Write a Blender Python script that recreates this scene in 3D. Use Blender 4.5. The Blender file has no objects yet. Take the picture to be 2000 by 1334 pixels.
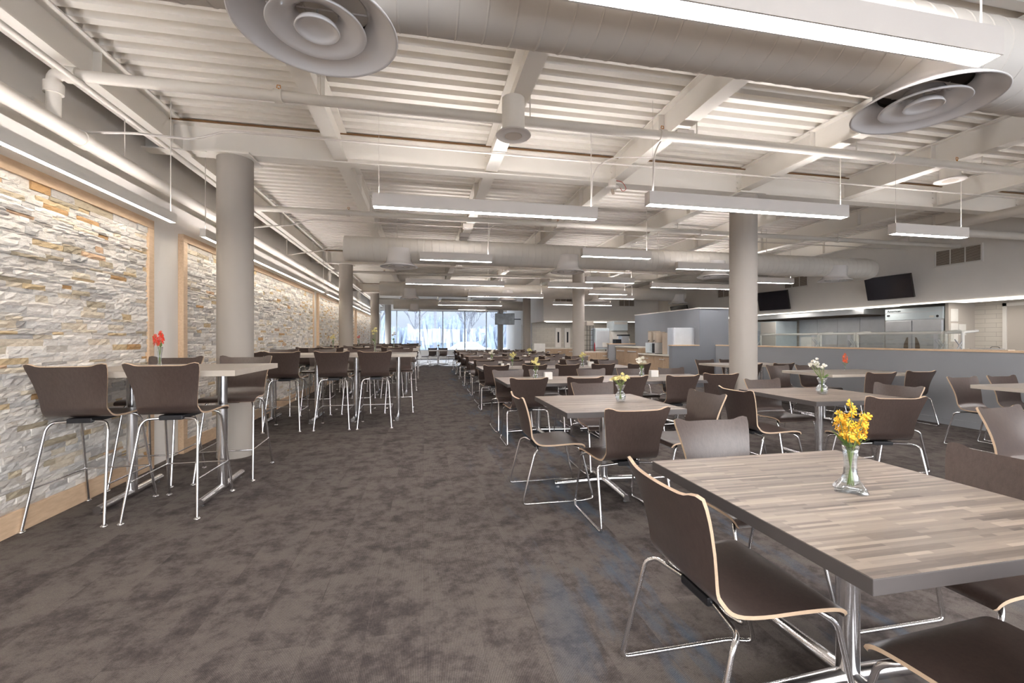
import bpy, bmesh, math, random
from mathutils import Vector, Matrix
PI = math.pi
SC = bpy.context.scene
COL = SC.collection
random.seed(7)

# ------------------------------------------------------------------ camera, world, sun, exposure
F, CX, HY, H, VX = 850.0, 1000.0, 662.0, 1.31, 828.0
YAW = math.atan((CX - VX) / F)
cd = bpy.data.cameras.new('camera')
cam = bpy.data.objects.new('camera', cd)
COL.objects.link(cam)
cam.location = (0, 0, H)
cam.rotation_euler = (PI / 2, 0, -YAW)
cd.sensor_width = 36
cd.lens = F / 2000 * 36
cd.shift_y = -(667 - HY) / 2000
cd.clip_start = 0.02
cd.clip_end = 300
SC.camera = cam

SKY_BACK = 4.6
SKY_FRONT = 1.12
ZENITH = 5.0
W = bpy.data.worlds.new('world')
SC.world = W
W.use_nodes = True
wn = W.node_tree
wn.nodes.clear()
wo = wn.nodes.new('ShaderNodeOutputWorld')
wb = wn.nodes.new('ShaderNodeBackground')
# overcast winter sky: bluish ahead of the far windows, bright and milky over the front of the building
tc = wn.nodes.new('ShaderNodeTexCoord')
sp_ = wn.nodes.new('ShaderNodeSeparateXYZ')
cr = wn.nodes.new('ShaderNodeValToRGB')
wn.links.new(tc.outputs['Generated'], sp_.inputs[0])
mr = wn.nodes.new('ShaderNodeMapRange')
mr.inputs[1].default_value = -0.7; mr.inputs[2].default_value = 0.6
wn.links.new(sp_.outputs[1], mr.inputs[0])
wn.links.new(mr.outputs[0], cr.inputs[0])
cr.color_ramp.elements[0].color = (0.985, 0.985, 1.0, 1)
cr.color_ramp.elements[1].color = (0.56, 0.64, 0.76, 1)
m2_ = wn.nodes.new('ShaderNodeMapRange')
m2_.inputs[1].default_value = 0; m2_.inputs[2].default_value = 1
m2_.inputs[3].default_value = SKY_BACK; m2_.inputs[4].default_value = SKY_FRONT
wn.links.new(mr.outputs[0], m2_.inputs[0])
wn.links.new(cr.outputs[0], wb.inputs[0])
zz = wn.nodes.new('ShaderNodeMapRange')      # overcast: brighter toward the zenith
zz.inputs[1].default_value = 0.03; zz.inputs[2].default_value = 1.0
zz.inputs[3].default_value = 1.0; zz.inputs[4].default_value = ZENITH
wn.links.new(sp_.outputs[2], zz.inputs[0])
ml = wn.nodes.new('ShaderNodeMath'); ml.operation = 'MULTIPLY'
wn.links.new(m2_.outputs[0], ml.inputs[0]); wn.links.new(zz.outputs[0], ml.inputs[1])
wn.links.new(ml.outputs[0], wb.inputs[1])
wn.links.new(wb.outputs[0], wo.inputs[0])
SC.cycles.diffuse_bounces = 8
SC.cycles.max_bounces = 16

sl = bpy.data.lights.new('sun', 'SUN')
sl.energy = 14.0
sl.angle = 0.01
sl.color = (0.9, 0.95, 1.0)
so = bpy.data.objects.new('sun', sl)
COL.objects.link(so)
so.rotation_euler = Vector((-0.25, -1, -0.40)).to_track_quat('-Z', 'Y').to_euler()

vs = SC.view_settings
vs.view_transform = 'Standard'
vs.look = 'None'
vs.gamma = 1
vs.use_curve_mapping = False
vs.exposure = 0.32
LAMP_DOWN = 42.0
LAMP_UP = 32.0
WASH = 25.0
WASH_FILL = 30.0
LED = 2.6
KITCHEN = 4.6

# ------------------------------------------------------------------ materials
def s2l(c):
    return tuple((v / 12.92 if v <= 0.04045 else ((v + 0.055) / 1.055) ** 2.4) for v in (x / 255 for x in c))

class NT:
    def __init__(s, name):
        s.m = bpy.data.materials.new(name)
        s.m.use_nodes = True
        s.t = s.m.node_tree
        s.b = s.t.nodes['Principled BSDF']
    def n(s, t, **k):
        o = s.t.nodes.new('ShaderNode' + t)
        for a, v in k.items():
            setattr(o, a, v)
        return o
    def l(s, a, b):
        s.t.links.new(a, b)
    def coord(s, scale=(1, 1, 1), rot=(0, 0, 0), src='Object', loc=(0, 0, 0)):
        c = s.n('TexCoord'); m = s.n('Mapping')
        m.inputs['Scale'].default_value = scale
        m.inputs['Rotation'].default_value = rot
        m.inputs['Location'].default_value = loc
        s.l(c.outputs[src], m.inputs[0])
        return m.outputs[0]
    def noise(s, vec, scale, detail=4, rough=0.55):
        o = s.n('TexNoise')
        o.inputs['Scale'].default_value = scale
        o.inputs['Detail'].default_value = detail
        o.inputs['Roughness'].default_value = rough
        if vec is not None:
            s.l(vec, o.inputs['Vector'])
        return o.outputs[0]
    def ramp(s, fac, stops):
        o = s.n('ValToRGB')
        e = o.color_ramp.elements
        while len(e) < len(stops):
            e.new(0.5)
        for i, (p, c) in enumerate(stops):
            e[i].position = p
            e[i].color = (*c, 1) if len(c) == 3 else c
        s.l(fac, o.inputs[0])
        return o.outputs[0]
    def mix(s, fac, a, b, mode='MIX'):
        o = s.n('Mix', data_type='RGBA', blend_type=mode)
        for i, v in ((0, fac), (6, a), (7, b)):
            if hasattr(v, 'default_value') or hasattr(v, 'is_linked'):
                s.l(v, o.inputs[i])
            elif isinstance(v, (int, float)):
                o.inputs[i].default_value = v
            else:
                o.inputs[i].default_value = (*v, 1)
        return o.outputs[2]
    def bump(s, h, strength=0.2, dist=0.01):
        o = s.n('Bump')
        o.inputs['Strength'].default_value = strength
        o.inputs['Distance'].default_value = dist
        s.l(h, o.inputs['Height'])
        s.l(o.outputs[0], s.b.inputs['Normal'])

def plain(name, rgb, rough=0.5, metal=0.0, var=0.04, scale=6, bump=0.0, bscale=80, coat=0.0, spec=None):
    k = NT(name)
    c = s2l(rgb)
    v = k.coord()
    nz = k.noise(v, scale, 3)
    lo = tuple(x * (1 - var) for x in c); hi = tuple(min(1, x * (1 + var)) for x in c)
    k.l(k.ramp(nz, [(0.3, lo), (0.7, hi)]), k.b.inputs['Base Color'])
    k.b.inputs['Roughness'].default_value = rough
    k.b.inputs['Metallic'].default_value = metal
    k.b.inputs['Coat Weight'].default_value = coat
    if spec is not None:
        k.b.inputs['Specular IOR Level'].default_value = spec
    if bump:
        k.bump(k.noise(v, bscale, 3), bump, 0.004)
    return k.m

def emit(name, rgb, strength):
    k = NT(name)
    k.b.inputs['Base Color'].default_value = (0.8, 0.8, 0.8, 1)
    k.b.inputs['Emission Color'].default_value = (*s2l(rgb), 1)
    k.b.inputs['Emission Strength'].default_value = strength
    return k.m

def wood(name, c1, c2, scale=(1, 1, 1), rough=0.45, coat=0.0, grain=18):
    k = NT(name)
    v = k.coord(scale)
    a = k.noise(v, grain, 6, 0.6)
    k.l(k.ramp(a, [(0.3, s2l(c1)), (0.7, s2l(c2))]), k.b.inputs['Base Color'])
    k.b.inputs['Roughness'].default_value = rough
    k.b.inputs['Coat Weight'].default_value = coat
    return k.m

def mk_carpet():
    k = NT('carpet_planks')
    v = k.coord()
    vy = k.coord((1.0, 0.45, 1))
    # plank layout, running along the hall
    br = k.n('TexBrick')
    br.inputs['Scale'].default_value = 1.0
    br.inputs['Brick Width'].default_value = 1.0
    br.inputs['Row Height'].default_value = 0.25
    br.inputs['Mortar Size'].default_value = 0.0018
    br.inputs['Mortar Smooth'].default_value = 0.3
    br.inputs['Color1'].default_value = (0, 0, 0, 1)
    br.inputs['Color2'].default_value = (1, 1, 1, 1)
    br.offset = 0.37
    k.l(k.coord((1, 1, 1), (0, 0, PI / 2)), br.inputs['Vector'])
    plank = br.outputs['Color']; seam = br.outputs['Fac']
    # shift the noise per plank so that the pattern breaks at seams
    sh = k.n('VectorMath', operation='MULTIPLY_ADD')
    k.l(plank, sh.inputs[0])
    sh.inputs[1].default_value = (0.9, 0.4, 0)
    k.l(v, sh.inputs[2])
    big = k.noise(sh.outputs[0], 3.0, 4, 0.6)
    mid = k.noise(v, 9.0, 8, 0.78)
    blot = k.n('Math', operation='MULTIPLY_ADD')
    k.l(big, blot.inputs[0]); blot.inputs[1].default_value = 0.40
    half = k.n('Math', operation='MULTIPLY'); k.l(mid, half.inputs[0]); half.inputs[1].default_value = 0.60
    k.l(half.outputs[0], blot.inputs[2])
    base = k.ramp(blot.outputs[0], [(0.38, s2l((70, 64, 63))), (0.455, s2l((85, 78, 76))), (0.53, s2l((104, 97, 93))), (0.66, s2l((112, 105, 100)))])
    # blue accent streaks under the dining tables
    st = k.noise(k.coord((1, 0.22, 1), loc=(3.1, 0, 0)), 3.4, 5, 0.62)
    bl = k.ramp(st, [(0.53, (0, 0, 0)), (0.63, (1, 1, 1))])
    sx = k.n('SeparateXYZ'); k.l(v, sx.inputs[0])
    rng = k.n('MapRange'); k.l(sx.outputs[0], rng.inputs[0])
    rng.inputs[1].default_value = 0.35; rng.inputs[2].default_value = 1.0
    rng2 = k.n('MapRange'); k.l(sx.outputs[0], rng2.inputs[0])
    rng2.inputs[1].default_value = 3.1; rng2.inputs[2].default_value = 2.6
    mm = k.n('Math', operation='MULTIPLY'); k.l(rng.outputs[0], mm.inputs[0]); k.l(rng2.outputs[0], mm.inputs[1])
    m2 = k.n('Math', operation='MULTIPLY'); k.l(mm.outputs[0], m2.inputs[0]); k.l(bl, m2.inputs[1])
    m3 = k.n('Math', operation='MULTIPLY'); k.l(m2.outputs[0], m3.inputs[0]); m3.inputs[1].default_value = 0.7
    base = k.mix(m3.outputs[0], base, s2l((84, 98, 114)))
    # woven loops
    wv = k.n('TexWave', wave_type='BANDS', bands_direction='X')
    wv.inputs['Scale'].default_value = 48
    wv.inputs['Distortion'].default_value = 2.0
    wv.inputs['Detail'].default_value = 2
    wv.inputs['Detail Scale'].default_value = 6
    k.l(v, wv.inputs['Vector'])
    fine = k.noise(k.coord((1, 0.5, 1)), 330, 2)
    fm = k.n('Math', operation='MULTIPLY'); k.l(wv.outputs['Fac'], fm.inputs[0]); k.l(fine, fm.inputs[1])
    tex = k.ramp(fm.outputs[0], [(0.05, (0.62, 0.62, 0.62)), (0.45, (1.25, 1.25, 1.25))])
    base = k.mix(1.0, base, tex, 'MULTIPLY')
    sm = k.n('Math', operation='MULTIPLY'); k.l(seam, sm.inputs[0]); sm.inputs[1].default_value = 0.30
    base = k.mix(sm.outputs[0], base, s2l((70, 64, 62)))
    k.l(base, k.b.inputs['Base Color'])
    k.b.inputs['Roughness'].default_value = 0.95
    k.b.inputs['Specular IOR Level'].default_value = 0.15
    k.bump(fm.outputs[0], 0.35, 0.004)
    return k.m

def mk_tabletop(name, c1, c2, soft=0.0):
    k = NT(name)
    v = k.coord()
    def bricks(w, h, off, loc):
        b = k.n('TexBrick')
        b.inputs['Scale'].default_value = 1
        b.inputs['Brick Width'].default_value = w
        b.inputs['Row Height'].default_value = h
        b.inputs['Mortar Size'].default_value = 0.0
        b.inputs['Color1'].default_value = (0, 0, 0, 1)
        b.inputs['Color2'].default_value = (1, 1, 1, 1)
        b.offset = off
        b.offset_frequency = 3
        b.squash = 0.7; b.squash_frequency = 5
        k.l(k.coord(loc=loc), b.inputs['Vector'])
        return b.outputs['Color']
    a = bricks(0.34, 0.0145, 0.41, (0.13, 0.004, 0))
    b = bricks(0.47, 0.0145, 0.29, (0.31, 0.004 + 0.0145 * 7, 0))
    ab = k.mix(0.5, a, b)
    g = k.noise(k.coord((3, 60, 1)), 4, 5, 0.6)
    t = k.mix(0.28, ab, g)
    c = k.ramp(t, [(0.12, s2l(c1)), (0.5, tuple((p + q) / 2 for p, q in zip(s2l(c1), s2l(c2)))), (0.85, s2l(c2))])
    k.l(c, k.b.inputs['Base Color'])
    k.b.inputs['Roughness'].default_value = 0.38
    return k.m

def mk_walnut():
    k = NT('walnut_plywood')
    v = k.coord((14, 14, 1.6))
    n1 = k.noise(v, 6, 6, 0.6)
    n2 = k.noise(k.coord((90, 90, 6)), 6, 3, 0.6)
    t = k.mix(0.45, n1, n2)
    k.l(k.ramp(t, [(0.33, s2l((62, 50, 46))), (0.68, s2l((84, 70, 64)))]), k.b.inputs['Base Color'])
    k.b.inputs['Roughness'].default_value = 0.34
    k.b.inputs['Coat Weight'].default_value = 0.4
    k.b.inputs['Coat Roughness'].default_value = 0.28
    return k.m

def mk_stone():
    k = NT('split_face_stone')
    at = k.n('Attribute', attribute_name='Col')
    v = k.coord()
    n1 = k.noise(k.coord((1, 1, 2.2)), 26, 6, 0.65)
    n2 = k.noise(v, 9, 4, 0.6)
    m = k.ramp(n1, [(0.25, (0.86, 0.86, 0.86)), (0.75, (1.08, 1.08, 1.09))])
    c = k.mix(1.0, at.outputs['Color'], m, 'MULTIPLY')
    ru = k.ramp(n2, [(0.60, (0, 0, 0)), (0.80, (0.25, 0.25, 0.25))])
    c = k.mix(ru, c, s2l((186, 152, 104)))
    k.l(c, k.b.inputs['Base Color'])
    k.b.inputs['Roughness'].default_value = 0.85
    k.bump(n1, 0.6, 0.012)
    return k.m

def mk_tile():
    k = NT('white_wall_tile')
    b = k.n('TexBrick')
    b.inputs['Scale'].default_value = 1
    b.inputs['Brick Width'].default_value = 0.41
    b.inputs['Row Height'].default_value = 0.105
    b.inputs['Mortar Size'].default_value = 0.004
    b.inputs['Color1'].default_value = (*s2l((206, 200, 190)), 1)
    b.inputs['Color2'].default_value = (*s2l((198, 192, 183)), 1)
    b.inputs['Mortar'].default_value = (*s2l((168, 162, 154)), 1)
    c = k.n('TexCoord'); sx = k.n('SeparateXYZ'); k.l(c.outputs['Object'], sx.inputs[0])
    ad = k.n('Math', operation='ADD'); k.l(sx.outputs[0], ad.inputs[0]); k.l(sx.outputs[1], ad.inputs[1])
    cb = k.n('CombineXYZ'); k.l(ad.outputs[0], cb.inputs[0]); k.l(sx.outputs[2], cb.inputs[1])
    k.l(cb.outputs[0], b.inputs['Vector'])
    k.l(b.outputs['Color'], k.b.inputs['Base Color'])
    k.b.inputs['Roughness'].default_value = 0.22
    return k.m

def mk_glass(name, tint=(1, 1, 1), gl=0.08):
    # thin clear pane: lets light through and mirrors a little
    k = NT(name)
    tr = k.n('BsdfTransparent'); tr.inputs[0].default_value = (*tint, 1)
    g = k.n('BsdfGlossy'); g.inputs['Roughness'].default_value = 0.02
    mx = k.n('MixShader'); mx.inputs[0].default_value = gl
    k.l(tr.outputs[0], mx.inputs[1]); k.l(g.outputs[0], mx.inputs[2])
    k.l(mx.outputs[0], k.t.nodes['Material Output'].inputs[0])
    return k.m

M = {}
M['carpet'] = mk_carpet()
M['top'] = mk_tabletop('striped_laminate', (84, 74, 69), (170, 155, 141))
M['bartop'] = mk_tabletop('pale_laminate', (146, 138, 130), (168, 160, 151))
M['topedge'] = plain('laminate_edge_taupe', (86, 81, 80), 0.5)
M['paleedge'] = plain('laminate_edge_pale', (188, 178, 166), 0.5)
M['walnut'] = mk_walnut()
M['birch'] = wood('birch_ply_edge', (186, 160, 134), (202, 178, 152), (3, 3, 30), 0.5)
M['chrome'] = plain('chrome_tube', (226, 225, 226), 0.2, 1.0, 0.01)
M['steel'] = plain('brushed_stainless', (212, 214, 217), 0.38, 0.8, 0.05, 4)
M['black'] = plain('black_plastic', (28, 28, 32), 0.45)
M['stone'] = mk_stone()
M['maple'] = wood('maple_trim', (204, 174, 143), (222, 194, 163), (6, 1.2, 6), 0.5, 0, 8)
M['oak'] = wood('oak_laminate', (160, 136, 112), (184, 160, 134), (8, 8, 1.2), 0.5, 0, 6)
M['wall'] = plain('wall_paint_grey', (232, 227, 221), 0.85, 0, 0.02, 2, 0.05, 300)
M['wall2'] = plain('wall_paint_white', (224, 220, 214), 0.85, 0, 0.02, 2, 0.05, 300)
M['bluegrey'] = plain('wall_paint_slate', (146, 148, 152), 0.8, 0, 0.02, 2, 0.05, 300)
M['wallk'] = plain('servery_pier_paint', (186, 178, 169), 0.7, 0, 0.02, 2)
M['slate_shaded'] = plain('wall_paint_slate_shaded', (124, 127, 134), 0.8, 0, 0.02, 2, 0.05, 300)  # same slate paint as the low wall, darkened to stand in for shade
M['ceil'] = plain('ceiling_paint', (226, 221, 213), 0.75, 0, 0.03, 1.2)
M['colm'] = plain('column_paint', (164, 157, 149), 0.8, 0, 0.02, 2)
M['duct'] = plain('duct_paint', (208, 202, 193), 0.55, 0, 0.03, 2)
M['gloss'] = plain('glossy_white_metal', (226, 222, 219), 0.12, 0, 0.01, 2, 0, 80, 0.4)
M['fix'] = plain('fixture_white', (204, 197, 190), 0.5, 0, 0.01)
M['dark'] = plain('dark_cavity', (52, 44, 38), 0.8)
M['rust'] = plain('raw_deck_edge', (120, 88, 54), 0.8)
M['brass'] = plain('brass_fitting', (190, 130, 60), 0.35, 1.0)
M['lamp'] = emit('lamp_diffuser', (252, 247, 246), LAMP_DOWN)
M['lampup'] = emit('lamp_uplight_lens', (252, 247, 246), LAMP_UP)
M['washfill'] = emit('wall_lamp_added_uplight', (252, 247, 246), WASH_FILL)
M['wash'] = emit('wall_wash_diffuser', (255, 244, 228), WASH)
M['led'] = emit('led_strip', (255, 246, 232), LED)
M['klamp'] = emit('servery_fill_panel', (255, 248, 238), KITCHEN)
M['tile'] = mk_tile()
M['glass'] = mk_glass('window_glass', (0.97, 0.985, 1.0), 0.05)
M['sneeze'] = mk_glass('sneeze_guard_glass', (0.97, 0.99, 0.98), 0.10)
kv = NT('vase_glass')        # thin blown glass: clear face-on, bright and mirror-like toward its edges
tr_ = kv.n('BsdfTransparent'); tr_.inputs[0].default_value = (0.93, 0.95, 0.95, 1)
gl_ = kv.n('BsdfGlossy'); gl_.inputs['Roughness'].default_value = 0.06; gl_.inputs[0].default_value = (0.95, 0.97, 1, 1)
lw_ = kv.n('LayerWeight'); lw_.inputs[0].default_value = 0.42
mx_ = kv.n('MixShader')
kv.l(lw_.outputs['Facing'], mx_.inputs[0]); kv.l(tr_.outputs[0], mx_.inputs[1]); kv.l(gl_.outputs[0], mx_.inputs[2])
kv.l(mx_.outputs[0], kv.t.nodes['Material Output'].inputs[0])
M['vase'] = kv.m
M['quartz'] = plain('white_countertop', (222, 216, 206), 0.3)
M['mull'] = plain('aluminium_mullion', (176, 182, 190), 0.4, 0.3)
M['screen'] = plain('tv_screen', (50, 46, 50), 0.14)
M['screen_reflect'] = plain('tv_screen_painted_reflection', (204, 212, 218), 0.3, 0, 0.3, 3)  # bright reflection painted in as a pale screen colour
M['tvframe'] = plain('tv_frame', (44, 40, 38), 0.3)
M['paper'] = plain('white_paper', (225, 222, 216), 0.8)
M['vent'] = plain('vent_grille_bronze', (196, 184, 170), 0.5)
M['ventdark'] = plain('vent_back', (104, 90, 78), 0.8)
M['red'] = plain('red_plastic', (190, 40, 50), 0.4)
M['yellowfl'] = plain('yellow_petals', (238, 186, 52), 0.6, 0, 0.18, 60)
M['redfl'] = plain('red_petals', (226, 62, 34), 0.6, 0, 0.15, 60)
M['orangefl'] = plain('orange_petals', (240, 96, 44), 0.6, 0, 0.15, 60)
M['whitefl'] = plain('white_petals', (240, 236, 224), 0.6, 0, 0.06, 60)
M['creamfl'] = plain('cream_petals', (232, 222, 158), 0.6, 0, 0.12, 60)
M['pinkfl'] = plain('pink_petals', (222, 120, 112), 0.6, 0, 0.12, 60)
M['green'] = plain('leaf_green', (96, 128, 62), 0.55, 0, 0.2, 40)
M['stem'] = plain('stem_green', (128, 146, 84), 0.6, 0, 0.15, 40)
M['cambro'] = plain('beige_plastic', (176, 162, 146), 0.5)
M['bark'] = plain('bark_hazed', (84, 88, 96), 0.9, 0, 0.2, 8)  # outdoor haze put into the bark colour
M['brush'] = plain('dormant_brush_hazed', (92, 104, 122), 0.95, 0, 0.2, 3)  # blue-grey haze painted into the brush colour
M['ground'] = plain('frosted_ground', (132, 138, 146), 0.95, 0, 0.12, 0.8)
M['carpaint'] = plain('car_paint', (190, 200, 212), 0.25, 0.1)
M['carglass'] = plain('car_glass', (70, 88, 108), 0.1)
M['tyre'] = plain('tyre_rubber', (40, 40, 42), 0.8)
M['copper'] = plain('copper_wire', (170, 84, 50), 0.4, 0.6)
M['redwire'] = plain('red_wire', (176, 60, 48), 0.5)
M['cool'] = plain('cooler_white', (206, 216, 220), 0.35)

# ------------------------------------------------------------------ mesh builder
class MB:
    def __init__(s):
        s.v = []; s.f = []; s.mi = []; s.sm = []; s.mats = []
    def m(s, mat):
        if mat not in s.mats:
            s.mats.append(mat)
        return s.mats.index(mat)
    def add(s, vs_, fs, mat, smooth=False):
        o = len(s.v); k = s.m(mat)
        s.v += [tuple(p) for p in vs_]
        for f in fs:
            s.f.append(tuple(i + o for i in f)); s.mi.append(k); s.sm.append(smooth)
        return s
    def box(s, x0, x1, y0, y1, z0, z1, mat, bev=0.0, rot=None):
        if x0 > x1: x0, x1 = x1, x0
        if y0 > y1: y0, y1 = y1, y0
        if z0 > z1: z0, z1 = z1, z0
        bm = bmesh.new()
        bmesh.ops.create_cube(bm, size=1)
        for v in bm.verts:
            v.co = Vector(((x0 + x1) / 2 + v.co.x * (x1 - x0), (y0 + y1) / 2 + v.co.y * (y1 - y0), (z0 + z1) / 2 + v.co.z * (z1 - z0)))
        if bev:
            bmesh.ops.bevel(bm, geom=bm.edges[:], offset=bev, segments=2, affect='EDGES', profile=0.6)
        bm.verts.index_update()
        vs_ = [v.co.copy() for v in bm.verts]
        if rot is not None:
            vs_ = [rot @ v for v in vs_]
        s.add(vs_, [[v.index for v in f.verts] for f in bm.faces], mat)
        bm.free()
        return s
    def tube(s, pts, r, mat, n=8, fillet=0.0, fs=4, cap=True):
        P = [Vector(p) for p in pts]
        if fillet:
            Q = [P[0]]
            for i in range(1, len(P) - 1):
                a, b, c = P[i - 1], P[i], P[i + 1]
                d1 = (a - b); d2 = (c - b)
                t = min(fillet, d1.length * 0.48, d2.length * 0.48)
                A = b + d1.normalized() * t; B = b + d2.normalized() * t
                for j in range(fs + 1):
                    u = j / fs
                    Q.append(A * (1 - u) ** 2 + b * 2 * u * (1 - u) + B * u * u)
            Q.append(P[-1]); P = Q
        R = r if isinstance(r, (list, tuple)) else [r] * len(P)
        vs_ = []; fs_ = []
        t0 = (P[1] - P[0]).normalized()
        up = Vector((0, 0, 1)) if abs(t0.z) < 0.9 else Vector((1, 0, 0))
        nrm = t0.cross(up).normalized()
        for i, p in enumerate(P):
            if i == 0: t = P[1] - P[0]
            elif i == len(P) - 1: t = P[-1] - P[-2]
            else: t = (P[i + 1] - P[i]).normalized() + (P[i] - P[i - 1]).normalized()
            t = t.normalized()
            nrm = (nrm - t * nrm.dot(t)).normalized()
            bn = t.cross(nrm)
            for j in range(n):
                a = 2 * PI * j / n
                vs_.append(p + (nrm * math.cos(a) + bn * math.sin(a)) * R[i])
        for i in range(len(P) - 1):
            for j in range(n):
                k = (j + 1) % n
                fs_.append((i * n + j, i * n + k, (i + 1) * n + k, (i + 1) * n + j))
        s.add(vs_, fs_, mat, True)
        if cap:
            s.add(vs_[:n], [tuple(range(n))[::-1]], mat)
            s.add(vs_[-n:], [tuple(range(n))], mat)
        return s
    def lathe(s, prof, mat, n=32, c=(0, 0, 0), smooth=True, closed=False):
        vs_ = []; fs_ = []
        for r, z in prof:
            for j in range(n):
                a = 2 * PI * j / n
                vs_.append((c[0] + r * math.cos(a), c[1] + r * math.sin(a), c[2] + z))
        m = len(prof)
        for i in range(m if closed else m - 1):
            i2 = (i + 1) % m
            for j in range(n):
                k = (j + 1) % n
                fs_.append((i * n + j, i * n + k, i2 * n + k, i2 * n + j))
        s.add(vs_, fs_, mat, smooth)
        return s
    def obj(s, name, parent=None, loc=None):
        me = bpy.data.meshes.new(name)
        vs_ = s.v
        if loc is not None:
            vs_ = [(v[0] - loc[0], v[1] - loc[1], v[2] - loc[2]) for v in vs_]
        me.from_pydata(vs_, [], s.f)
        for k in s.mats:
            me.materials.append(M[k])
        me.polygons.foreach_set('material_index', s.mi)
        me.polygons.foreach_set('use_smooth', s.sm)
        me.update()
        o = bpy.data.objects.new(name, me)
        COL.objects.link(o)
        if parent is not None:
            o.parent = parent
        elif loc is not None:
            o.location = loc
        return o

def tag(o, label=None, cat=None, group=None, kind=None):
    if label: o['label'] = label
    if cat: o['category'] = cat
    if group: o['group'] = group
    if kind: o['kind'] = kind
    return o

def thing(name, loc, label, cat, group=None, rz=0.0, kind=None):
    o = bpy.data.objects.new(name, None)
    COL.objects.link(o)
    o.empty_display_size = 0.1
    o.location = loc
    o.rotation_euler = (0, 0, rz)
    return tag(o, label, cat, group, kind)

def struct(name, mb, label, cat, parent=None):
    o = mb.obj(name, parent)
    if parent is None:
        tag(o, label, cat, None, 'structure')
    return o

def copytree(o, parent=None):
    c = o.copy()
    COL.objects.link(c)
    if parent is not None:
        c.parent = parent
    for ch in o.children:
        copytree(ch, c)
    return c

ORD = ['first', 'second', 'third', 'fourth', 'fifth', 'sixth', 'seventh', 'eighth', 'ninth', 'tenth', 'eleventh', 'twelfth']

# ------------------------------------------------------------------ room shell
XL = -2.74          # left wall face
XF = 11.2           # servery fascia face
XW = 7.85           # low slate wall face
YB = -4.2           # wall behind the camera
YW = 29.0           # window wall
ZD = 3.70           # underside of deck

struct('floor', MB().add([(-3.3, YB, 0), (14, YB, 0), (14, YW, 0), (-3.3, YW, 0)], [(0, 1, 2, 3)], 'carpet'),
       'grey-brown carpet tile floor with dark blotches and blue streaks', 'floor')

mb = MB()           # corrugated roof deck, ribs across the hall
vs_ = []; fs_ = []
y = YB - 0.3; p = 0.166
prof = []
while y < YW + 0.4:
    prof += [(y, ZD), (y + 0.074, ZD), (y + 0.090, ZD + 0.072), (y + 0.150, ZD + 0.072)]
    y += p
for yy, zz in prof:
    vs_ += [(-3.3, yy, zz), (14, yy, zz)]
for i in range(len(prof) - 1):
    fs_.append((2 * i, 2 * i + 2, 2 * i + 3, 2 * i + 1))
mb.add(vs_, fs_, 'ceil')
struct('ceiling', mb, 'off-white corrugated metal deck ceiling over the whole hall', 'ceiling')

mb = MB()
mb.box(-2.94, XL, YB, 25.0, 0, 2.80, 'wall')
struct('wall_left', mb, 'grey plaster side wall behind the stone panels', 'wall')
mb = MB()
mb.box(-3.15, -2.95, YB, YW, 2.0, 3.76, 'wall2')
struct('wall_upper', mb, 'set-back upper part of side wall above the long pipe', 'wall')
mb = MB()           # far left return, glazed from y = 25 on
mb.box(-2.95, XL, 28.9, YW, 0, 3.76, 'wall2')
mb.box(-2.95, XL, 25.0, 28.9, 0, 0.58, 'wall2')
mb.box(-2.95, XL, 25.0, 28.9, 3.12, 3.76, 'wall2')
struct('wall_far_left', mb, 'white sill and header of side window at far end', 'wall')

# window wall at the far end
mull_x = [-2.74, -1.72, -0.274, 1.22, 2.67, 4.11, 5.5]
mb = MB()
mb.box(-2.95, 5.6, YW, YW + 0.2, 0, 0.56, 'wall2')
mb.box(-2.95, 5.6, YW, YW + 0.2, 3.15, 3.76, 'wall2')
struct('wall_far', mb, 'white sill and header of far window wall', 'wall')
for i in range(6):
    a, b = mull_x[i], mull_x[i + 1]
    w = MB()
    for (x0, x1, z0, z1) in ((a, a + 0.035, 0.56, 3.15), (b - 0.035, b, 0.56, 3.15), (a, b, 0.56, 0.60), (a, b, 3.11, 3.15)):
        w.box(x0, x1, YW + 0.02, YW + 0.12, z0, z1, 'mull')
    o = struct('window_%d' % (i + 1), w, 'aluminium frame of %s bay of far window wall from the left' % ORD[i], 'window')
    g = MB().box(a + 0.035, b - 0.035, YW + 0.06, YW + 0.07, 0.60, 3.11, 'glass').obj('window_glass', o)
w = MB()
for (y0, y1, z0, z1) in ((25.0, 25.05, 0.58, 3.12), (26.9, 26.97, 0.58, 3.12), (28.85, 28.9, 0.58, 3.12), (25, 28.9, 0.58, 0.62), (25, 28.9, 3.08, 3.12)):
    w.box(-2.90, -2.80, y0, y1, z0, z1, 'mull')
o = struct('window_7', w, 'side window frame at far end of stone wall', 'window')
MB().box(-2.855, -2.845, 25.05, 28.85, 0.62, 3.08, 'glass').obj('window_glass', o)

# wall with windows behind the camera
mb = MB()
mb.box(-2.95, 14, YB - 0.2, YB, 0, 0.10, 'wall2')
mb.box(-2.95, 14, YB - 0.2, YB, 3.5, 3.76, 'wall2')
for x in (-2.95, 0.4, 3.7, 7.0, 10.3, 13.9):
    mb.box(x, x + 0.1, YB - 0.2, YB, 0.1, 3.5, 'mull')
struct('wall_rear', mb, 'white wall with large windows behind the viewer', 'wall')

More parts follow.
